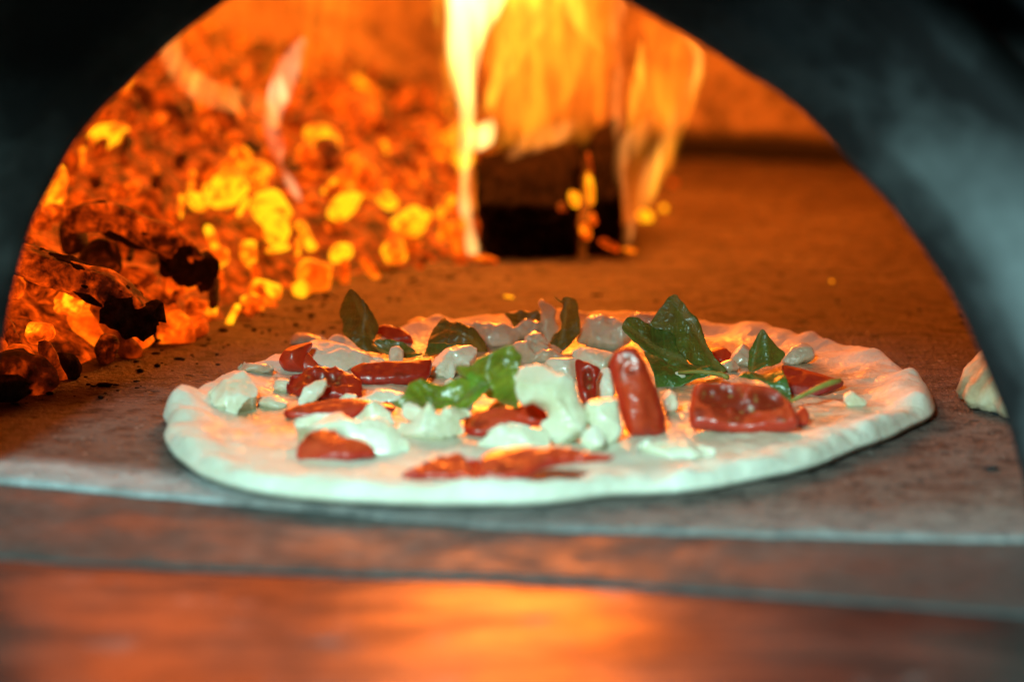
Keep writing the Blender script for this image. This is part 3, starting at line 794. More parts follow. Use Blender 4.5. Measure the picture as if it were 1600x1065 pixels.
# --- basil
GB = 'basil on the pizza'
def basil(px, label):
    p = on_z(px[0], px[1], .006); return empty('basil_sprig', (0, 0, 0), label, 'basil', GB)
b = basil((600, 550), 'tall curled wilted basil leaf at the back left, with a second leaf low beside it')
leaf(A([(912,30),(865,90),(855,120),(870,180),(880,240),(930,290),(985,330),(1060,335),(1095,332),(1050,305),(1015,280),(1035,230),(1035,190),(990,110),(960,80)]), (A([(1040,325)])[0], A([(912,30)])[0]), 68, 'leaf_wilt', -.009, .003, b)
leaf(A([(1020,285),(1060,270),(1110,275),(1160,290),(1210,330),(1250,350),(1200,365),(1150,350),(1100,330)]), (A([(1020,285)])[0], A([(1250,352)])[0]), 40, 'leaf', .003, .002, b)
tube('stem', [on_z(*A([(1010,290)])[0], .010), on_z(*A([(1050,318)])[0], .008), on_z(*A([(1100,336)])[0], .0075)], [.0006, .0008, .0007], M['stem'], b)
b = basil((700, 555), 'dark domed basil leaf folded over itself, behind the stringy mozzarella')
leaf(B([(205,300),(210,240),(240,190),(275,155),(300,185),(360,200),(430,230),(465,270),(480,315),(430,325),(360,300),(290,310),(240,330)]), (B([(480,320)])[0], B([(240,190)])[0]), 50, 'leaf_wilt', -.006, -.004, b)
leaf(B([(180,362),(188,325),(205,295),(260,282),(340,290),(290,305),(235,345)]), (B([(180,362)])[0], B([(340,290)])[0]), 45, 'leaf', .002, .001, b)
b = basil((730, 640), 'bright green basil with two crumpled lobes, in front at the middle')
leaf(B([(330,430),(400,400),(440,360),(520,330),(590,330),(635,365),(625,420),(610,480),(620,560),(615,620),(590,600),(540,555),(470,500),(410,470)]), (B([(350,440)])[0], B([(610,600)])[0]), 50, 'leaf_bright', .007, .004, b, .0028, lift=.006)
leaf(B([(40,575),(90,540),(120,480),(180,460),(260,470),(340,450),(420,455),(490,520),(420,560),(330,575),(240,580),(160,630),(110,600)]), (B([(470,510)])[0], B([(50,575)])[0]), 34, 'leaf_bright', .006, .003, b, .0028, lift=.006)
b = basil((822, 505), 'small dark crumpled basil at the far rim')
leaf(B([(555,170),(600,155),(635,135),(670,155),(715,145),(725,195),(680,190),(640,205),(610,210),(580,190)]), (B([(555,170)])[0], B([(725,180)])[0]), 45, 'leaf_wilt', .004, .002, b, .003)
b = basil((880, 550), 'narrow basil leaf standing upright with a thread of stem at its tip')
leaf(B([(825,75),(870,75),(890,95),(903,150),(905,230),(870,280),(830,320),(800,330),(765,290),(790,240),(820,210),(815,150),(828,110)]), (B([(800,330)])[0], B([(860,75)])[0]), 72, 'leaf_wilt', -.004, .003, b)
pb = on_z(*B([(800, 330)])[0], .005); yy = pb.y + .011
tube('stem', [on_y(*B([q])[0], yy) for q in ((828, 96), (812, 88), (798, 78), (788, 67))], [.0005, .0004, .0003, .0002], M['stem'], b)
b = basil((1090, 590), 'largest basil sprig, three broad dark green leaves right of centre')
leaf(D([(225,255),(245,215),(290,200),(340,215),(420,225),(480,250),(500,320),(560,400),(640,440),(600,460),(500,460),(420,400),(330,350),(270,300)]), (D([(640,445)])[0], D([(235,240)])[0]), 40, 'leaf', .006, .003, b, base=D([(640,490)])[0])
leaf(D([(475,78),(420,120),(380,170),(345,215),(330,260),(400,300),(480,350),(560,400),(640,440),(720,440),(735,420),(690,370),(650,310),(620,240),(590,190),(540,140)]), (D([(715,435)])[0], D([(475,78)])[0]), 58, 'leaf', -.006, .004, b, base=D([(640,470)])[0])
leaf(D([(330,345),(400,370),(500,410),(620,440),(700,450),(650,480),(560,490),(480,510),(410,535),(380,480),(350,410)]), (D([(700,450)])[0], D([(340,360)])[0]), 38, 'leaf', .005, -.003, b, base=D([(560,520)])[0])
q0 = on_z(*D([(640, 490)])[0], .006)
tube('stem', [on_y(*D([q])[0], q0.y - .004 + .002 * i) for i, q in enumerate(((745, 470), (715, 455), (660, 445), (600, 440), (500, 445)))], [.0011, .0011, .0011, .0010, .0007], M['stem'], b)
b = basil((1180, 620), 'small basil with one leaf up and one bent forward, over the tomato ring')
leaf(D([(905,243),(880,280),(850,340),(845,435),(900,430),(960,415),(1000,390),(1030,335),(980,310),(940,270)]), (D([(860,435)])[0], D([(905,243)])[0]), 62, 'leaf', -.005, .003, b, base=D([(900,520)])[0])
leaf(D([(795,490),(840,440),(900,435),(1000,425),(1020,460),(1045,540),(1050,590),(990,560),(930,510),(860,495)]), (D([(840,470)])[0], D([(1045,585)])[0]), 46, 'leaf', .004, -.004, b, base=D([(980,600)])[0])
q0 = on_z(*D([(1060, 600)])[0], .007)
tube('stem', [on_y(*D([q])[0], q0.y + .002 * i) for i, q in enumerate(((1050, 585), (1110, 555), (1180, 520), (1250, 492), (1295, 482)))], [.0008, .0009, .0011, .0013, .0010], M['stem'], b)

# --- second bread, behind the right jamb
t = NT('baked_crust')
a_ = t.noise(35, 5, .65); c_ = t.noise(130, 4, .65)
col = t.ramp(a_, [(.3, (.30, .16, .07)), (.48, (.58, .42, .24)), (.7, (.74, .64, .46))])
col = t.mix(t.ramp(c_, [(.62, 0.0), (.72, .8)]), col, (.10, .05, .025))
t.principled(Base_Color=col, Roughness=.7, Normal=t.bump(t.math('ADD', a_, t.math('MULTIPLY', c_, .5)), .9, .003))
M['crust'] = t.m
bm = bmesh.new(); cb = Vector((.252, .010, 0)); rr = []
for j in range(34):
    row = []
    for i in range(200):
        th = 2 * math.pi * i / 200; c, s_ = math.cos(th), math.sin(th)
        Rr = .062 * (1 + .10 * fb((c, s_, 0), 3, 5, 4)) + .0022 * fb((c, s_, 3), 14, 5, 3)
        if j < 3: f, z = (.9, .97, 1.0)[j], (.0006, .0012, .005)[j]
        else:
            f = 1 - ((j - 2) / 31.5); e_ = 1 - f
            z = .008 + .012 * math.sin(min(1, e_ / .22) * math.pi / 2) - .008 * max(0, min(1, (e_ - .25) / .3))
            z += .0035 * fb((c * f, s_ * f, 0), 7, 9, 4)
        row.append(bm.verts.new((cb.x + Rr * f * c, cb.y + Rr * f * s_ * 1.02, z)))
    rr.append(row)
for a, b2 in zip(rr, rr[1:]):
    for i in range(200): bm.faces.new((a[i], a[(i + 1) % 200], b2[(i + 1) % 200], b2[i]))
bm.faces.new(rr[-1]); bm.faces.new(list(reversed(rr[0])))
tag(link('flatbread', bm, M['crust']), 'ragged golden baked flatbread half hidden behind the right side of the arch', 'flatbread')

# ================================================================== EMBER HEAP
foot = [(-.60, -.03), (-.30, .0), (-.213, .022), (-.16, .136), (-.13, .200), (-.117, .255), (-.09, .300), (-.067, .330), (-.024, .372), (-.004, .44), (.012, .56), (.015, .92), (-.8, .92)]
def heap_z(x, y):
    if not inside((x, y), foot): return -.003
    e = edge_dist((x, y), foot[:12]) if True else 0
    e = min(seg_dist((x, y), foot[i], foot[i + 1]) for i in range(11))
    h = .150 * (1 - math.exp(-e / .22)) + .010 * fb((x, y, 0), 14, 3, 4) * min(1, e / .05)
    return h
def in_dome(x, y, m=.01): return math.hypot(x - DC[0], y - DC[1]) < DR - m
# glowing bed under the pieces
bm = bmesh.new(); vv = {}
n = 110
for i in range(n + 1):
    for j in range(n + 1):
        x, y = -.48 + .52 * i / n, -.02 + .84 * j / n
        if in_dome(x, y, .0):
            z = heap_z(x, y)
            if z > -.002: z = z - .010 + .006 * fb((x, y, 0), 60, 6, 4)
            vv[i, j] = bm.verts.new((x, y, max(z, -.004)))
for (i, j) in list(vv):
    if (i + 1, j) in vv and (i, j + 1) in vv and (i + 1, j + 1) in vv:
        q = [vv[i, j], vv[i + 1, j], vv[i + 1, j + 1], vv[i, j + 1]]
        if max(v.co.z for v in q) > -.002: bm.faces.new(q)
bmesh.ops.delete(bm, geom=[v for v in bm.verts if not v.link_faces], context='VERTS')
bed = link('ember_bed', bm, M['ember']); bed['heat'] = .38
tag(bed, 'bed of ash and fine embers filling the gaps of the glowing heap', 'embers', kind='stuff')

rnd = random.Random(11)
def chunk(kind, seed):
    bm = bmesh.new(); r_ = random.Random(seed)
    if kind == 'stick':
        n, m = 14, 12; ln = 1.0
        for i in range(n + 1):
            f = i / n; endf = min(1, (f + .03) / .12, (1.03 - f) / .12) ** .5
            for k in range(m):
                a = 2 * math.pi * k / m; rad_ = .30 * endf * (1 + .35 * nz((math.cos(a), math.sin(a), f * 3), 1.3, seed))
                bm.verts.new((rad_ * math.cos(a), (f - .5) * 2 * ln, rad_ * .8 * math.sin(a)))
        bm.verts.ensure_lookup_table()
        for i in range(n):
            for k in range(m): bm.faces.new((bm.verts[i * m + k], bm.verts[i * m + (k + 1) % m], bm.verts[(i + 1) * m + (k + 1) % m], bm.verts[(i + 1) * m + k]))
        bm.faces.new([bm.verts[k] for k in range(m)][::-1]); bm.faces.new([bm.verts[n * m + k] for k in range(m)])
    else:
        bmesh.ops.create_icosphere(bm, subdivisions=3, radius=1)
        cuts = [(Vector((r_.gauss(0, 1), r_.gauss(0, 1), r_.gauss(0, 1))).normalized(), r_.uniform(.45, .85)) for _ in range(6)]
        sx, sy, sz = r_.uniform(.8, 1.1), r_.uniform(.9, 1.5), r_.uniform(.7, .95)
        for v in bm.verts:
            p = v.co.copy()
            for nn, d in cuts:
                q = p.dot(nn)
                if q > d: p -= nn * (q - d) * .86
            p *= 1 + .07 * fb(p, 1.6, seed, 4)
            v.co = Vector((p.x * sx, p.y * sy, p.z * sz))
    for v in bm.verts: v.co *= 1 + .05 * fb(v.co, 4, seed + 9, 3); 
    for v in bm.verts: v.co *= .01
    me = bpy.data.meshes.new('ember'); bm.normal_update(); bm.to_mesh(me); bm.free()
    for p in me.polygons: p.use_smooth = True
    me.materials.append(M['ember'])
    return me
CH = [chunk('lump', s) for s in range(1, 9)]; ST = [chunk('stick', s) for s in range(1, 5)]
def ember(me, loc, rot, scale, heat, label, group='embers in the glowing heap', name='ember'):
    o = bpy.data.objects.new(name, me); COL.objects.link(o); o.location = loc; o.rotation_euler = rot
    o.scale = scale if isinstance(scale, tuple) else (scale,) * 3
    o['heat'] = float(heat); return tag(o, label, 'ember', group)
def heat_at(px, py):
    g = lambda cx, cy, sx, sy: math.exp(-((px - cx) / sx) ** 2 - ((py - cy) / sy) ** 2)
    return .42 + .66 * g(400, 355, 140, 85) + .66 * g(640, 365, 140, 70) + .26 * g(80, 440, 120, 90) + .22 * g(100, 250, 90, 90) + .12 * g(460, 230, 150, 60) - .06 * g(560, 120, 150, 60) + .14 * g(300, 40, 120, 60) - .12 * g(230, 380, 60, 40)
placed = []
same = {}
tries = 0
LOGS_PX = [((120, 345), (325, 428), 26), ((40, 415), (235, 505), 24)]
while tries < 60000 and len(placed) < 290:
    tries += 1
    x, y = rnd.uniform(-.36, .04), rnd.uniform(.0, .80)
    z = heap_z(x, y)
    if z < 0 or not in_dome(x, y, .02): continue
    px, py = to_px((x, y, z))
    if px < -10 or px > 780 or py < -25: continue
    # behind the left side of the arch
    edge_x = None
    for a, b2 in zip(arch_px, arch_px[1:]):
        if px < 700 and (a[1] - py) * (b2[1] - py) <= 0 and a[0] < 700: edge_x = max(a[0], b2[0])
    if edge_x is not None and px < edge_x - 18: continue
    if any(seg_dist((px, py), a, b2) < w_ - 4 for a, b2, w_ in LOGS_PX): continue
    if 720 < px and py > 230: continue
    far = (y - .1) / .7
    size = rnd.choice((.45, .55, .7, .85, 1.0, 1.2)) * rnd.uniform(.85, 1.1) * (1.1 if y > .28 else 1.3)
    sp = .0125 * size * (1.12 + .25 * far)
    if any((x - q[0]) ** 2 + (y - q[1]) ** 2 < (sp + q[2]) ** 2 * .30 for q in placed): continue
    placed.append((x, y, sp))
    heat = heat_at(px, py) + rnd.gauss(0, .16)
    if rnd.random() < .16: heat -= .35
    heat = max(.05, min(1.0, heat))
    tone = 'yellow-hot' if heat > .78 else 'bright orange' if heat > .58 else 'dull red' if heat > .35 else 'nearly black'
    zone = ('in the heap foot next to the burning block' if px > 610 and py > 280 else
            'at the foot of the heap behind the pizza' if px > 470 and py > 280 else
            'in the brightest middle of the heap foot' if px > 330 and py > 280 else
            'just right of the charred logs' if px > 230 and py > 280 else
            'left around the charred logs' if py > 280 else
            'on the slope above the charred logs' if px < 330 and py > 150 else
            'around the thin pale flame wisp' if px < 520 and py > 150 else
            'halfway up beside the tall white flame' if py > 150 else
            'at the top left of the heap' if px < 430 else 'at the back left of the tall white flame')
    if rnd.random() < .34:
        me = rnd.choice(ST); s = size * rnd.uniform(.75, 1.15); rot = (rnd.gauss(.9, .5), rnd.uniform(-.5, .5), rnd.uniform(-1.2, 1.2)); shp = 'stick-shaped'
    else: me = rnd.choice(CH); s = size; rot = tuple(rnd.uniform(0, 6.28) for _ in range(3)); shp = 'lumpy'
    big_ = 'large' if size > 1.1 else 'small' if size < .75 else 'medium'
    lab = f'{big_} {shp} {tone} ember {zone}'
    eo = ember(me, (x, y, z + .003), rot, s, heat, lab, f'{tone} embers {zone}')
    same.setdefault(lab, []).append((px, eo))
ORD = ['leftmost', 'second', 'third', 'fourth', 'fifth', 'sixth', 'seventh', 'eighth', 'ninth', 'tenth', 'eleventh', 'twelfth', 'thirteenth', 'fourteenth', 'fifteenth', 'sixteenth', 'seventeenth', 'eighteenth', 'nineteenth', 'twentieth']
for lab, lst in same.items():
    if len(lst) > 1:
        lst.sort(key=lambda q: q[0])
        for k, (_, eo) in enumerate(lst):
            eo['label'] = ('rightmost ' if k == len(lst) - 1 else 'leftmost ' if k == 0 else ORD[min(k, 19)] + ' leftmost ') + lab
# hand placed pieces on the floor in front of the heap
def loose(px, py, size, heat, label, kind='c', rot=(.3, .4, .5), sc3=None, group=None):
    p = on_z(px, py, 0); me = (CH if kind == 'c' else ST)[int(px) % (8 if kind == 'c' else 4)]
    s = size / .01
    o = ember(me, (p.x, p.y, size * .55), rot, tuple(s * q for q in (sc3 or (1, 1, 1))), heat, label, group or 'loose pieces on the oven floor')
    return o
loose(322, 498, .0065, .80, 'small loose orange ember, left one of two on the floor before the heap')
loose(364, 504, .0065, .88, 'small loose ember with a yellow tip, right one of two before the heap', 's', (.9, .1, -.5))
loose(470, 522 - 60, .006, .9, 'loose yellow ember at the front foot of the heap', 'c')
loose(415, 470, .010, .86, 'blocky orange ember at the front edge of the heap', 'c', (0, 0, .4))
loose(145, 540, .014, .76, 'large orange ember in front of the lower charred log', 'c', (.2, .1, .2), (1.2, 1, .9))
loose(205, 545, .012, .70, 'cracked orange ember at the front corner of the lower charred log', 'c', (.6, .1, .9))
loose(60, 508, .019, .66, 'broad pale orange ember at the left edge of the mouth', 'c', (.1, .2, 1.9), (1.1, 1, 1.2))
loose(40, 596, .012, .60, 'crackled ember near the left edge above the dark board', 'c', (.3, .9, .2), (1.1, 1.0, .8))
loose(270, 470, .012, .72, 'orange ember block under the end of the upper charred log', 'c', (1.3, .2, .2))
loose(120, 470, .013, .74, 'orange ember lying between the two charred logs', 'c', (.3, 1.2, .2), (1.3, 1, .8))
for k, (px, py, sz, h, lb) in enumerate([(795, 466, .0016, 1.0, 'tiny bright spark on the floor right behind the pizza'), (1300, 441, .0011, .95, 'tiny orange spark alone on the floor at right'),
        (1037, 330, .0028, .95, 'small round glowing bit right of the right flame'), (1008, 345, .0055, 1.0, 'yellow glowing fragment at the foot of the right flame'),
        (1052, 290, .0035, .55, 'dim red bit farther back right of the flame'), (985, 396, .0030, .72, 'thin orange fragment beside the lower right corner of the burning block'),
        (755, 412, .0050, .62, 'flat orange glow of crumbs under the left corner of the burning block')]):
    loose(px, py, sz, h, lb, 'c', (.1, .2, .3), (1.6, 1, .5) if k in (0, 5, 6) else None)
# dark pieces
def dark(px, py, size, label, sc3=(1, 1, 1), rot=(.3, .5, .6), heat=.02):
    p = on_z(px, py, 0); me = CH[int(px) % 8].copy(); me.materials[0] = M['char_dim']
    o = bpy.data.objects.new('charcoal_piece', me); COL.objects.link(o); o.location = (p.x, p.y, size * .5); o.rotation_euler = rot
    o.scale = tuple(size / .01 * q for q in sc3)
    return tag(o, label, 'charcoal', 'black charcoal pieces')
dark(105, 588, .0075, 'black charcoal lump on the floor in front of the heap at left')
dark(105, 520, .010, 'black charcoal between two big embers near the left edge', (1.5, .6, .7), (.2, -.5, .4))
dark(250, 532, .007, 'flat black charcoal crumb at the front foot of the heap', (2.2, 1, .4), (0, 0, .3))
dark(215, 540, .006, 'black charcoal sliver under the lower charred log', (2.4, 1, .5), (0, .1, .4))
# scattered crumbs of charcoal: uncountable
bm = bmesh.new(); r2 = random.Random(5)
for k in range(420):
    if k < 260:
        i = r2.randrange(1, 9); a, b2 = foot[i], foot[i + 1]; f = r2.random()
        x, y = a[0] + (b2[0] - a[0]) * f + abs(r2.gauss(0, .022)), a[1] + (b2[1] - a[1]) * f - abs(r2.gauss(0, .012))
    else:
        x, y = r2.uniform(-.30, .28), r2.uniform(-.12, .5)
        if math.hypot(x - PC.x, y - PC.y) < .175: continue
    s = abs(r2.gauss(0, .0006)) + .0003
    g = bmesh.ops.create_icosphere(bm, subdivisions=1, radius=s)['verts']
    sx, sy = r2.uniform(.8, 2.2), r2.uniform(.7, 1.5)
    for v in g: v.co = Vector((v.co.x * sx + x, v.co.y * sy + y, v.co.z * .6 + s * .3)) * (1 + 0)
tag(link('charcoal_crumbs', bm, M['soot']), 'fine black charcoal crumbs sprinkled over the oven floor', 'crumbs', kind='stuff')

# charred logs in the heap
def rough_log(name, p, q, r0, mat, seed, label, flat=.8, cat='log', group=None, n=40, m=28, bend=0):
    p, q = Vector(p), Vector(q); ax = (q - p); L = ax.length; ax.normalize(); u = ax.cross(Vector((0, 0, 1))).normalized(); w_ = u.cross(ax)
    bm = bmesh.new(); rr = []
    for i in range(n + 1):
        f = i / n; e = min(1, (f + .01) / .06, (1.01 - f) / .06) ** .5
        row = []
        for k in range(m):
            a = 2 * math.pi * k / m
            ca, sa = math.cos(a), math.sin(a); sq = 1 / max(abs(ca), abs(sa)) ** .45
            rad_ = r0 * e * sq * .86 * (1 + .22 * nz((ca, sa, f * 3), 1.2, seed) + .12 * fb((ca * 1.2, sa * 1.2, f * L * 45), 1.6, seed, 5))
            row.append(bm.verts.new(p + ax * (f * L + (.006 * nz((ca, sa, 0), 2, seed) if i in (0, n) else 0)) + u * rad_ * ca + w_ * rad_ * flat * sa + w_ * (bend * math.sin(f * 3.1) + .25 * r0 * nz((f * 3, seed, 0), 1.5, seed)) ))
        rr.append(row)
    for a, b2 in zip(rr, rr[1:]):
        for k in range(m): bm.faces.new((a[k], a[(k + 1) % m], b2[(k + 1) % m], b2[k]))
    bm.faces.new(list(reversed(rr[0]))); bm.faces.new(rr[-1])
    bmesh.ops.recalc_face_normals(bm, faces=bm.faces)
    return tag(link(name, bm, mat), label, cat, group)
def heap_hit(px, py, lift=0):
    r = ray(px, py); d = .9
    while d < 2.2:
        q = EYE + r * d
        if q.z < heap_z(q.x, q.y) + lift: return q
        d += .004
    return on_z(px, py, 0)
def charred(px0, px1, r0, seed, label, lift):
    p, q = heap_hit(*px0, lift), heap_hit(*px1, lift)
    o = rough_log('charred_log', p, q, r0, M['ember'], seed, label, group='charred logs', bend=.006); o['heat'] = .33
    ax = (q - p)
    e = rough_log('charred_end', p + ax * .70, p + ax * 1.04, r0 * 1.2, M['char_dim'], seed + 3, 'black flaking end', n=20); e.parent = o; del e['category']
    e = rough_log('charred_crust', p + ax * .15 + Vector((0, .001, r0 * .5)), p + ax * .86 + Vector((0, 0, r0 * .55)), r0 * .90, M['char_dim'], seed + 5, 'black upper crust', n=30); e.parent = o; del e['category']
charred((110, 335), (322, 428), .0105, 4, 'upper charred log with a black broken end, slanting down through the embers', .021)
charred((15, 405), (232, 505), .0105, 9, 'lower charred log with a flaking black end near the pizza side of the heap', .025)
pb_ = on_z(46, 632, 0)
rough_log('wood_board', (pb_.x - .09, pb_.y - .012, .008), (pb_.x, pb_.y, .008), .0085, M['char_dim'], 13, 'dark burnt board end poking in at the lower left of the mouth', .75, 'board')

# burning block: traced front corner, split lengthwise
bl = empty('burning_block', on_z(860, 405, 0), 'squarish blackened wood block with a glowing split, flames on both sides', 'firewood')
def kid2(o): o.parent = bl; o.location = -bl.location; return o
def hexa(c, seed, seg=26, amp=.0032):
    """c: 8 corners, front-bottom L,R, front-top R,L, then the same behind"""
    bm = bmesh.new(); c = [Vector(v) for v in c]
    def tri(u, v, w_):
        f = (c[0] * (1 - u) + c[1] * u) * (1 - v) + (c[3] * (1 - u) + c[2] * u) * v
        b = (c[4] * (1 - u) + c[5] * u) * (1 - v) + (c[7] * (1 - u) + c[6] * u) * v
        return f * (1 - w_) + b * w_
    bmesh.ops.create_cube(bm, size=1)
    bmesh.ops.subdivide_edges(bm, edges=bm.edges, cuts=seg, use_grid_fill=True)
    ctr = sum(c, Vector()) / 8
    for v in bm.verts:
        q = v.co * 2
        # round the edges a little
        l = max(abs(q.x), abs(q.y), abs(q.z)); s = sorted((abs(q.x), abs(q.y), abs(q.z)))
        k = 1 - .05 * (s[1] ** 6)
        p = tri(q.x * .5 * k + .5, q.z * .5 * k + .5, q.y * .5 * k + .5)
        dvec = (p - ctr).normalized()
        p += dvec * (amp * fb((p.x * 2.5, p.y * .8, p.z * 2.5), 90, seed, 4) + amp * 1.4 * nz(p, 40, seed))
        v.co = p
    return bm
yF, yB = .385, .50
def Y(px, py, y): return on_y(px, py, y)
c1 = [Y(762, 407, yF), Y(905, 407, yF), Y(898, 322, yF + .004), Y(748, 318, yF), Y(746, 330, yB), Y(905, 330, yB), Y(908, 212, yB), Y(745, 236, yB)]
kid2(link('wood_half', hexa(c1, 3), M['char'], None)); 
c2 = [Y(915, 405, yF + .006), Y(968, 403, yF + .01), Y(970, 312, yF + .012), Y(928, 310, yF + .006), Y(920, 330, yB + .01), Y(972, 325, yB + .01), Y(964, 172, yB + .01), Y(926, 200, yB + .01)]
kid2(link('wood_half', hexa(c2, 8), M['char'], None))
# glowing coals inside the split
for k, (px, py, sx, sz, h) in enumerate([(898, 310, .0035, .0070, .95), (923, 300, .0028, .0130, .95), (915, 362, .0035, .0050, .72), (952, 383, .0060, .0030, .45), (921, 255, .0015, .012, .42), (878, 325, .003, .003, .4), (927, 342, .0025, .005, .7)]):
    p = on_y(px, py, yF + (.002 if k in (0, 2, 3, 5) else .004))
    o = bpy.data.objects.new('glowing_crack', CH[k]); COL.objects.link(o); o.parent = bl; o.location = p - bl.location
    o.scale = (sx / .01, .6, sz / .01); o.rotation_euler = (0, (-.25 if k in (0, 2) else -.15 if k != 3 else .5), 0); o['heat'] = h

# ================================================================== FLAMES (volumes of burning gas)
FM = dict(white=mat_flame('flame_white', (1.0, .62, .17), 150, 'mild'), yellow=mat_flame('flame_yellow', (1.0, .40, .025), 62),
          orange=mat_flame('flame_orange', (1.0, .24, .011), 24), dim=mat_flame('flame_dim', (1.0, .20, .006), 4),
          pink=mat_flame('flame_pink', (1.0, .44, .19), 105), pinkdim=mat_flame('flame_pale', (1.0, .30, .05), 38))
def tongue(parent, pts, mat, y, thick=1.0, seed=1, wob=.12, n=26, name='tongue', yslope=0.0):
    """pts: (px, py, halfwidth px) along the tongue; closed tube of elliptical section at distance y"""
    q = smooth_loop(pts, 6, False); bm = bmesh.new(); rr = []
    C3 = [on_y(a[0], a[1], y + yslope * i / len(q)) for i, a in enumerate(q)]
    for i, a in enumerate(q):
        k = (y - CAMY) / FPX; hw = max(a[2], .6) * k
        t_ = (C3[min(len(q) - 1, i + 1)] - C3[max(0, i - 1)]).normalized()
        u = Vector((0, 1, 0)).cross(t_); u = u.normalized() if u.length > 1e-6 else Vector((1, 0, 0)); vv_ = t_.cross(u)
        row = []
        for j in range(n):
            an_ = 2 * math.pi * j / n
            rw = 1 + wob * 2.2 * fb((math.cos(an_) * .6, math.sin(an_) * .6, C3[i].z * 18), 1.3, seed, 3)
            row.append(bm.verts.new(C3[i] + u * hw * math.cos(an_) * rw + vv_ * min(hw, .022) * thick * math.sin(an_) * rw))
        rr.append(row)
    for a, b2 in zip(rr, rr[1:]):
        for j in range(n): bm.faces.new((a[j], a[(j + 1) % n], b2[(j + 1) % n], b2[j]))
    bm.faces.new(list(reversed(rr[0]))); bm.faces.new(rr[-1])
    bmesh.ops.recalc_face_normals(bm, faces=bm.faces)
    return link(name, bm, FM[mat], parent)
f1 = empty('flame', (0, 0, 0), 'tall white hot flame rising from the left edge of the burning block', 'flame', 'flames in the oven')
tongue(f1, [(742, 408, 7), (737, 385, 12), (734, 350, 6), (728, 325, 11), (727, 290, 8), (728, 230, 11), (727, 170, 15), (724, 110, 22), (728, 50, 36), (745, -20, 55), (760, -120, 75), (775, -260, 60), (790, -380, 8)], 'white', .40, .9, 2)
tongue(f1, [(733, 330, 10), (726, 240, 18), (720, 140, 28), (716, 60, 38), (725, -40, 60), (750, -200, 70), (770, -330, 5)], 'yellow', .405, .7, 3)
tongue(f1, [(738, 235, 8), (752, 215, 22), (764, 198, 14), (770, 185, 2)], 'white', .40, .8, 4)
tongue(f1, [(742, 190, 6), (765, 150, 9), (785, 95, 12), (795, 40, 18), (800, -40, 24), (800, -120, 4)], 'yellow', .41, 1.2, 5)
tongue(f1, [(750, 210, 4), (770, 160, 6), (800, 110, 8), (820, 60, 12), (822, 10, 22), (830, -70, 34), (835, -160, 4)], 'yellow', .42, 1.2, 6)
tongue(f1, [(770, 230, 6), (800, 190, 40), (830, 120, 70), (840, 40, 95), (835, -50, 110), (820, -180, 110), (810, -330, 40), (805, -400, 3)], 'orange', .46, .8, 7)
tongue(f1, [(750, 245, 4), (800, 225, 35), (850, 200, 60), (870, 140, 78), (880, 60, 85), (870, -60, 80), (850, -220, 50), (850, -300, 3)], 'orange', .50, .6, 8)
tongue(f1, [(790, 250, 3), (835, 222, 18), (880, 205, 14), (905, 190, 3)], 'pinkdim', .45, 1, 9)
tongue(f1, [(942, 80, 4), (915, 50, 10), (895, 10, 18), (875, -50, 30), (865, -120, 4)], 'yellow', .43, .8, 10)
tongue(f1, [(830, 70, 3), (850, 30, 14), (858, -10, 22), (850, -80, 25), (848, -130, 3)], 'yellow', .43, .9, 11)
f2 = empty('flame', (0, 0, 0), 'leaning translucent orange flame at the right side of the burning block', 'flame', 'flames in the oven')
tongue(f2, [(981, 390, 3), (983, 365, 8), (993, 335, 9), (1005, 300, 12), (1020, 260, 14), (1040, 215, 12), (1062, 170, 11), (1082, 125, 11), (1090, 90, 10), (1075, 62, 8), (1050, 50, 2)], 'pinkdim', .41, 1.4, 12)
tongue(f2, [(995, 345, 4), (1012, 300, 14), (1030, 255, 16), (1052, 215, 12), (1075, 160, 10), (1092, 110, 9), (1085, 70, 7), (1065, 55, 2)], 'yellow', .415, .8, 13)
tongue(f2, [(985, 350, 4), (1000, 290, 26), (1020, 210, 42), (1040, 140, 52), (1045, 90, 48), (1030, 52, 30), (1000, 35, 6)], 'orange', .43, .8, 14)
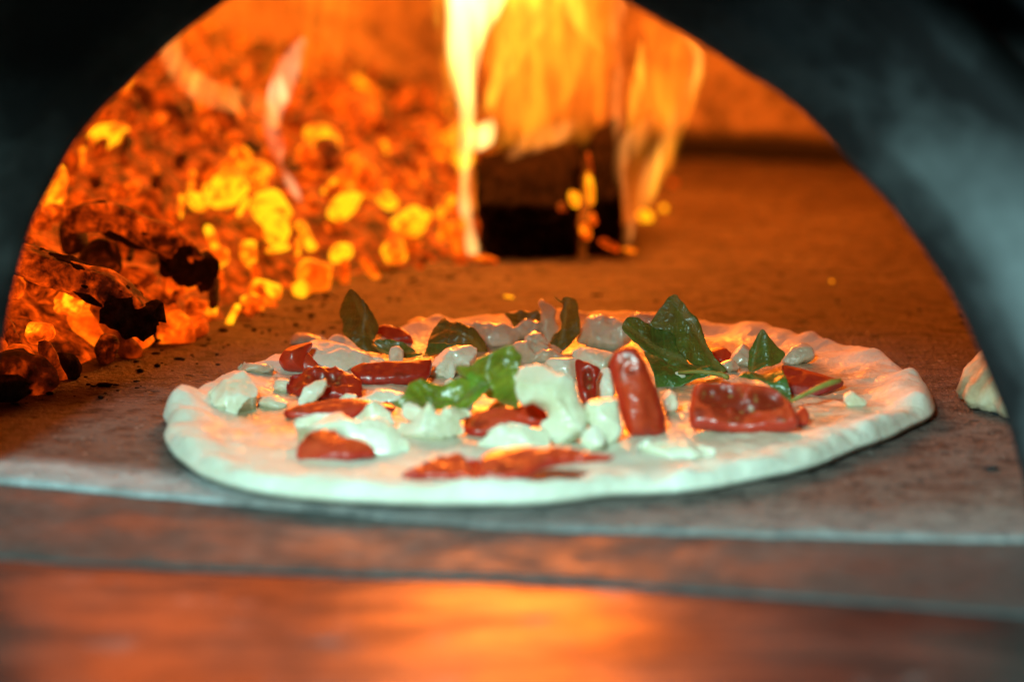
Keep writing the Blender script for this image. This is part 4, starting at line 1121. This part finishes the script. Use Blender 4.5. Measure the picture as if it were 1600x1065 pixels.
tongue(f2, [(965, 300, 4), (970, 230, 12), (962, 170, 10), (965, 100, 9), (962, 40, 12), (966, 0, 13), (964, -50, 10), (960, -90, 2)], 'pinkdim', .42, .8, 15)
tongue(f2, [(980, 210, 3), (990, 160, 8), (1000, 110, 9), (1003, 70, 5), (1005, 55, 1)], 'yellow', .42, 1.0, 16)
tongue(f2, [(975, 380, 2), (978, 350, 5), (975, 300, 9), (968, 260, 12), (985, 225, 18), (1015, 195, 12), (1035, 175, 2)], 'pinkdim', .405, 1.0, 17)
tongue(f2, [(1020, 300, 3), (1045, 250, 12), (1058, 215, 10), (1055, 180, 3)], 'orange', .44, 1.0, 18)
f3 = empty('flame', (0, 0, 0), 'thin pale wisp of flame spreading into a broad tongue over the ember heap', 'flame', 'flames in the oven')
tongue(f3, [(470, 314, 3), (462, 300, 7), (452, 284, 8), (444, 268, 4), (438, 252, 3), (434, 240, 9), (429, 218, 12), (425, 195, 14), (430, 168, 16), (440, 138, 20), (455, 100, 18), (475, 60, 6)], 'pink', .36, .9, 19)
tongue(f3, [(432, 200, 8), (415, 172, 16), (380, 160, 18), (335, 150, 20), (295, 126, 22), (268, 88, 20), (262, 45, 20), (275, 0, 18), (300, -50, 3)], 'pinkdim', .37, 1.0, 20)
tongue(f3, [(420, 165, 8), (360, 150, 14), (310, 130, 14), (280, 95, 13), (275, 50, 12), (285, 10, 5)], 'orange', .365, 1.0, 25)
tongue(f3, [(428, 180, 8), (430, 140, 35), (400, 100, 75), (375, 55, 95), (370, 0, 100), (375, -60, 90), (380, -130, 10)], 'dim', .38, 1.1, 21)
tongue(f3, [(432, 170, 6), (450, 130, 20), (480, 95, 30), (500, 50, 40), (490, -20, 45), (480, -80, 5)], 'orange', .39, .5, 23)
f4 = empty('flame', (0, 0, 0), 'faint orange haze of fire along the top of the ember heap', 'flame', 'flames in the oven')
tongue(f4, [(600, 160, 6), (590, 110, 60), (570, 50, 110), (560, -30, 130), (555, -130, 100), (560, -220, 10)], 'dim', .46, .8, 24)
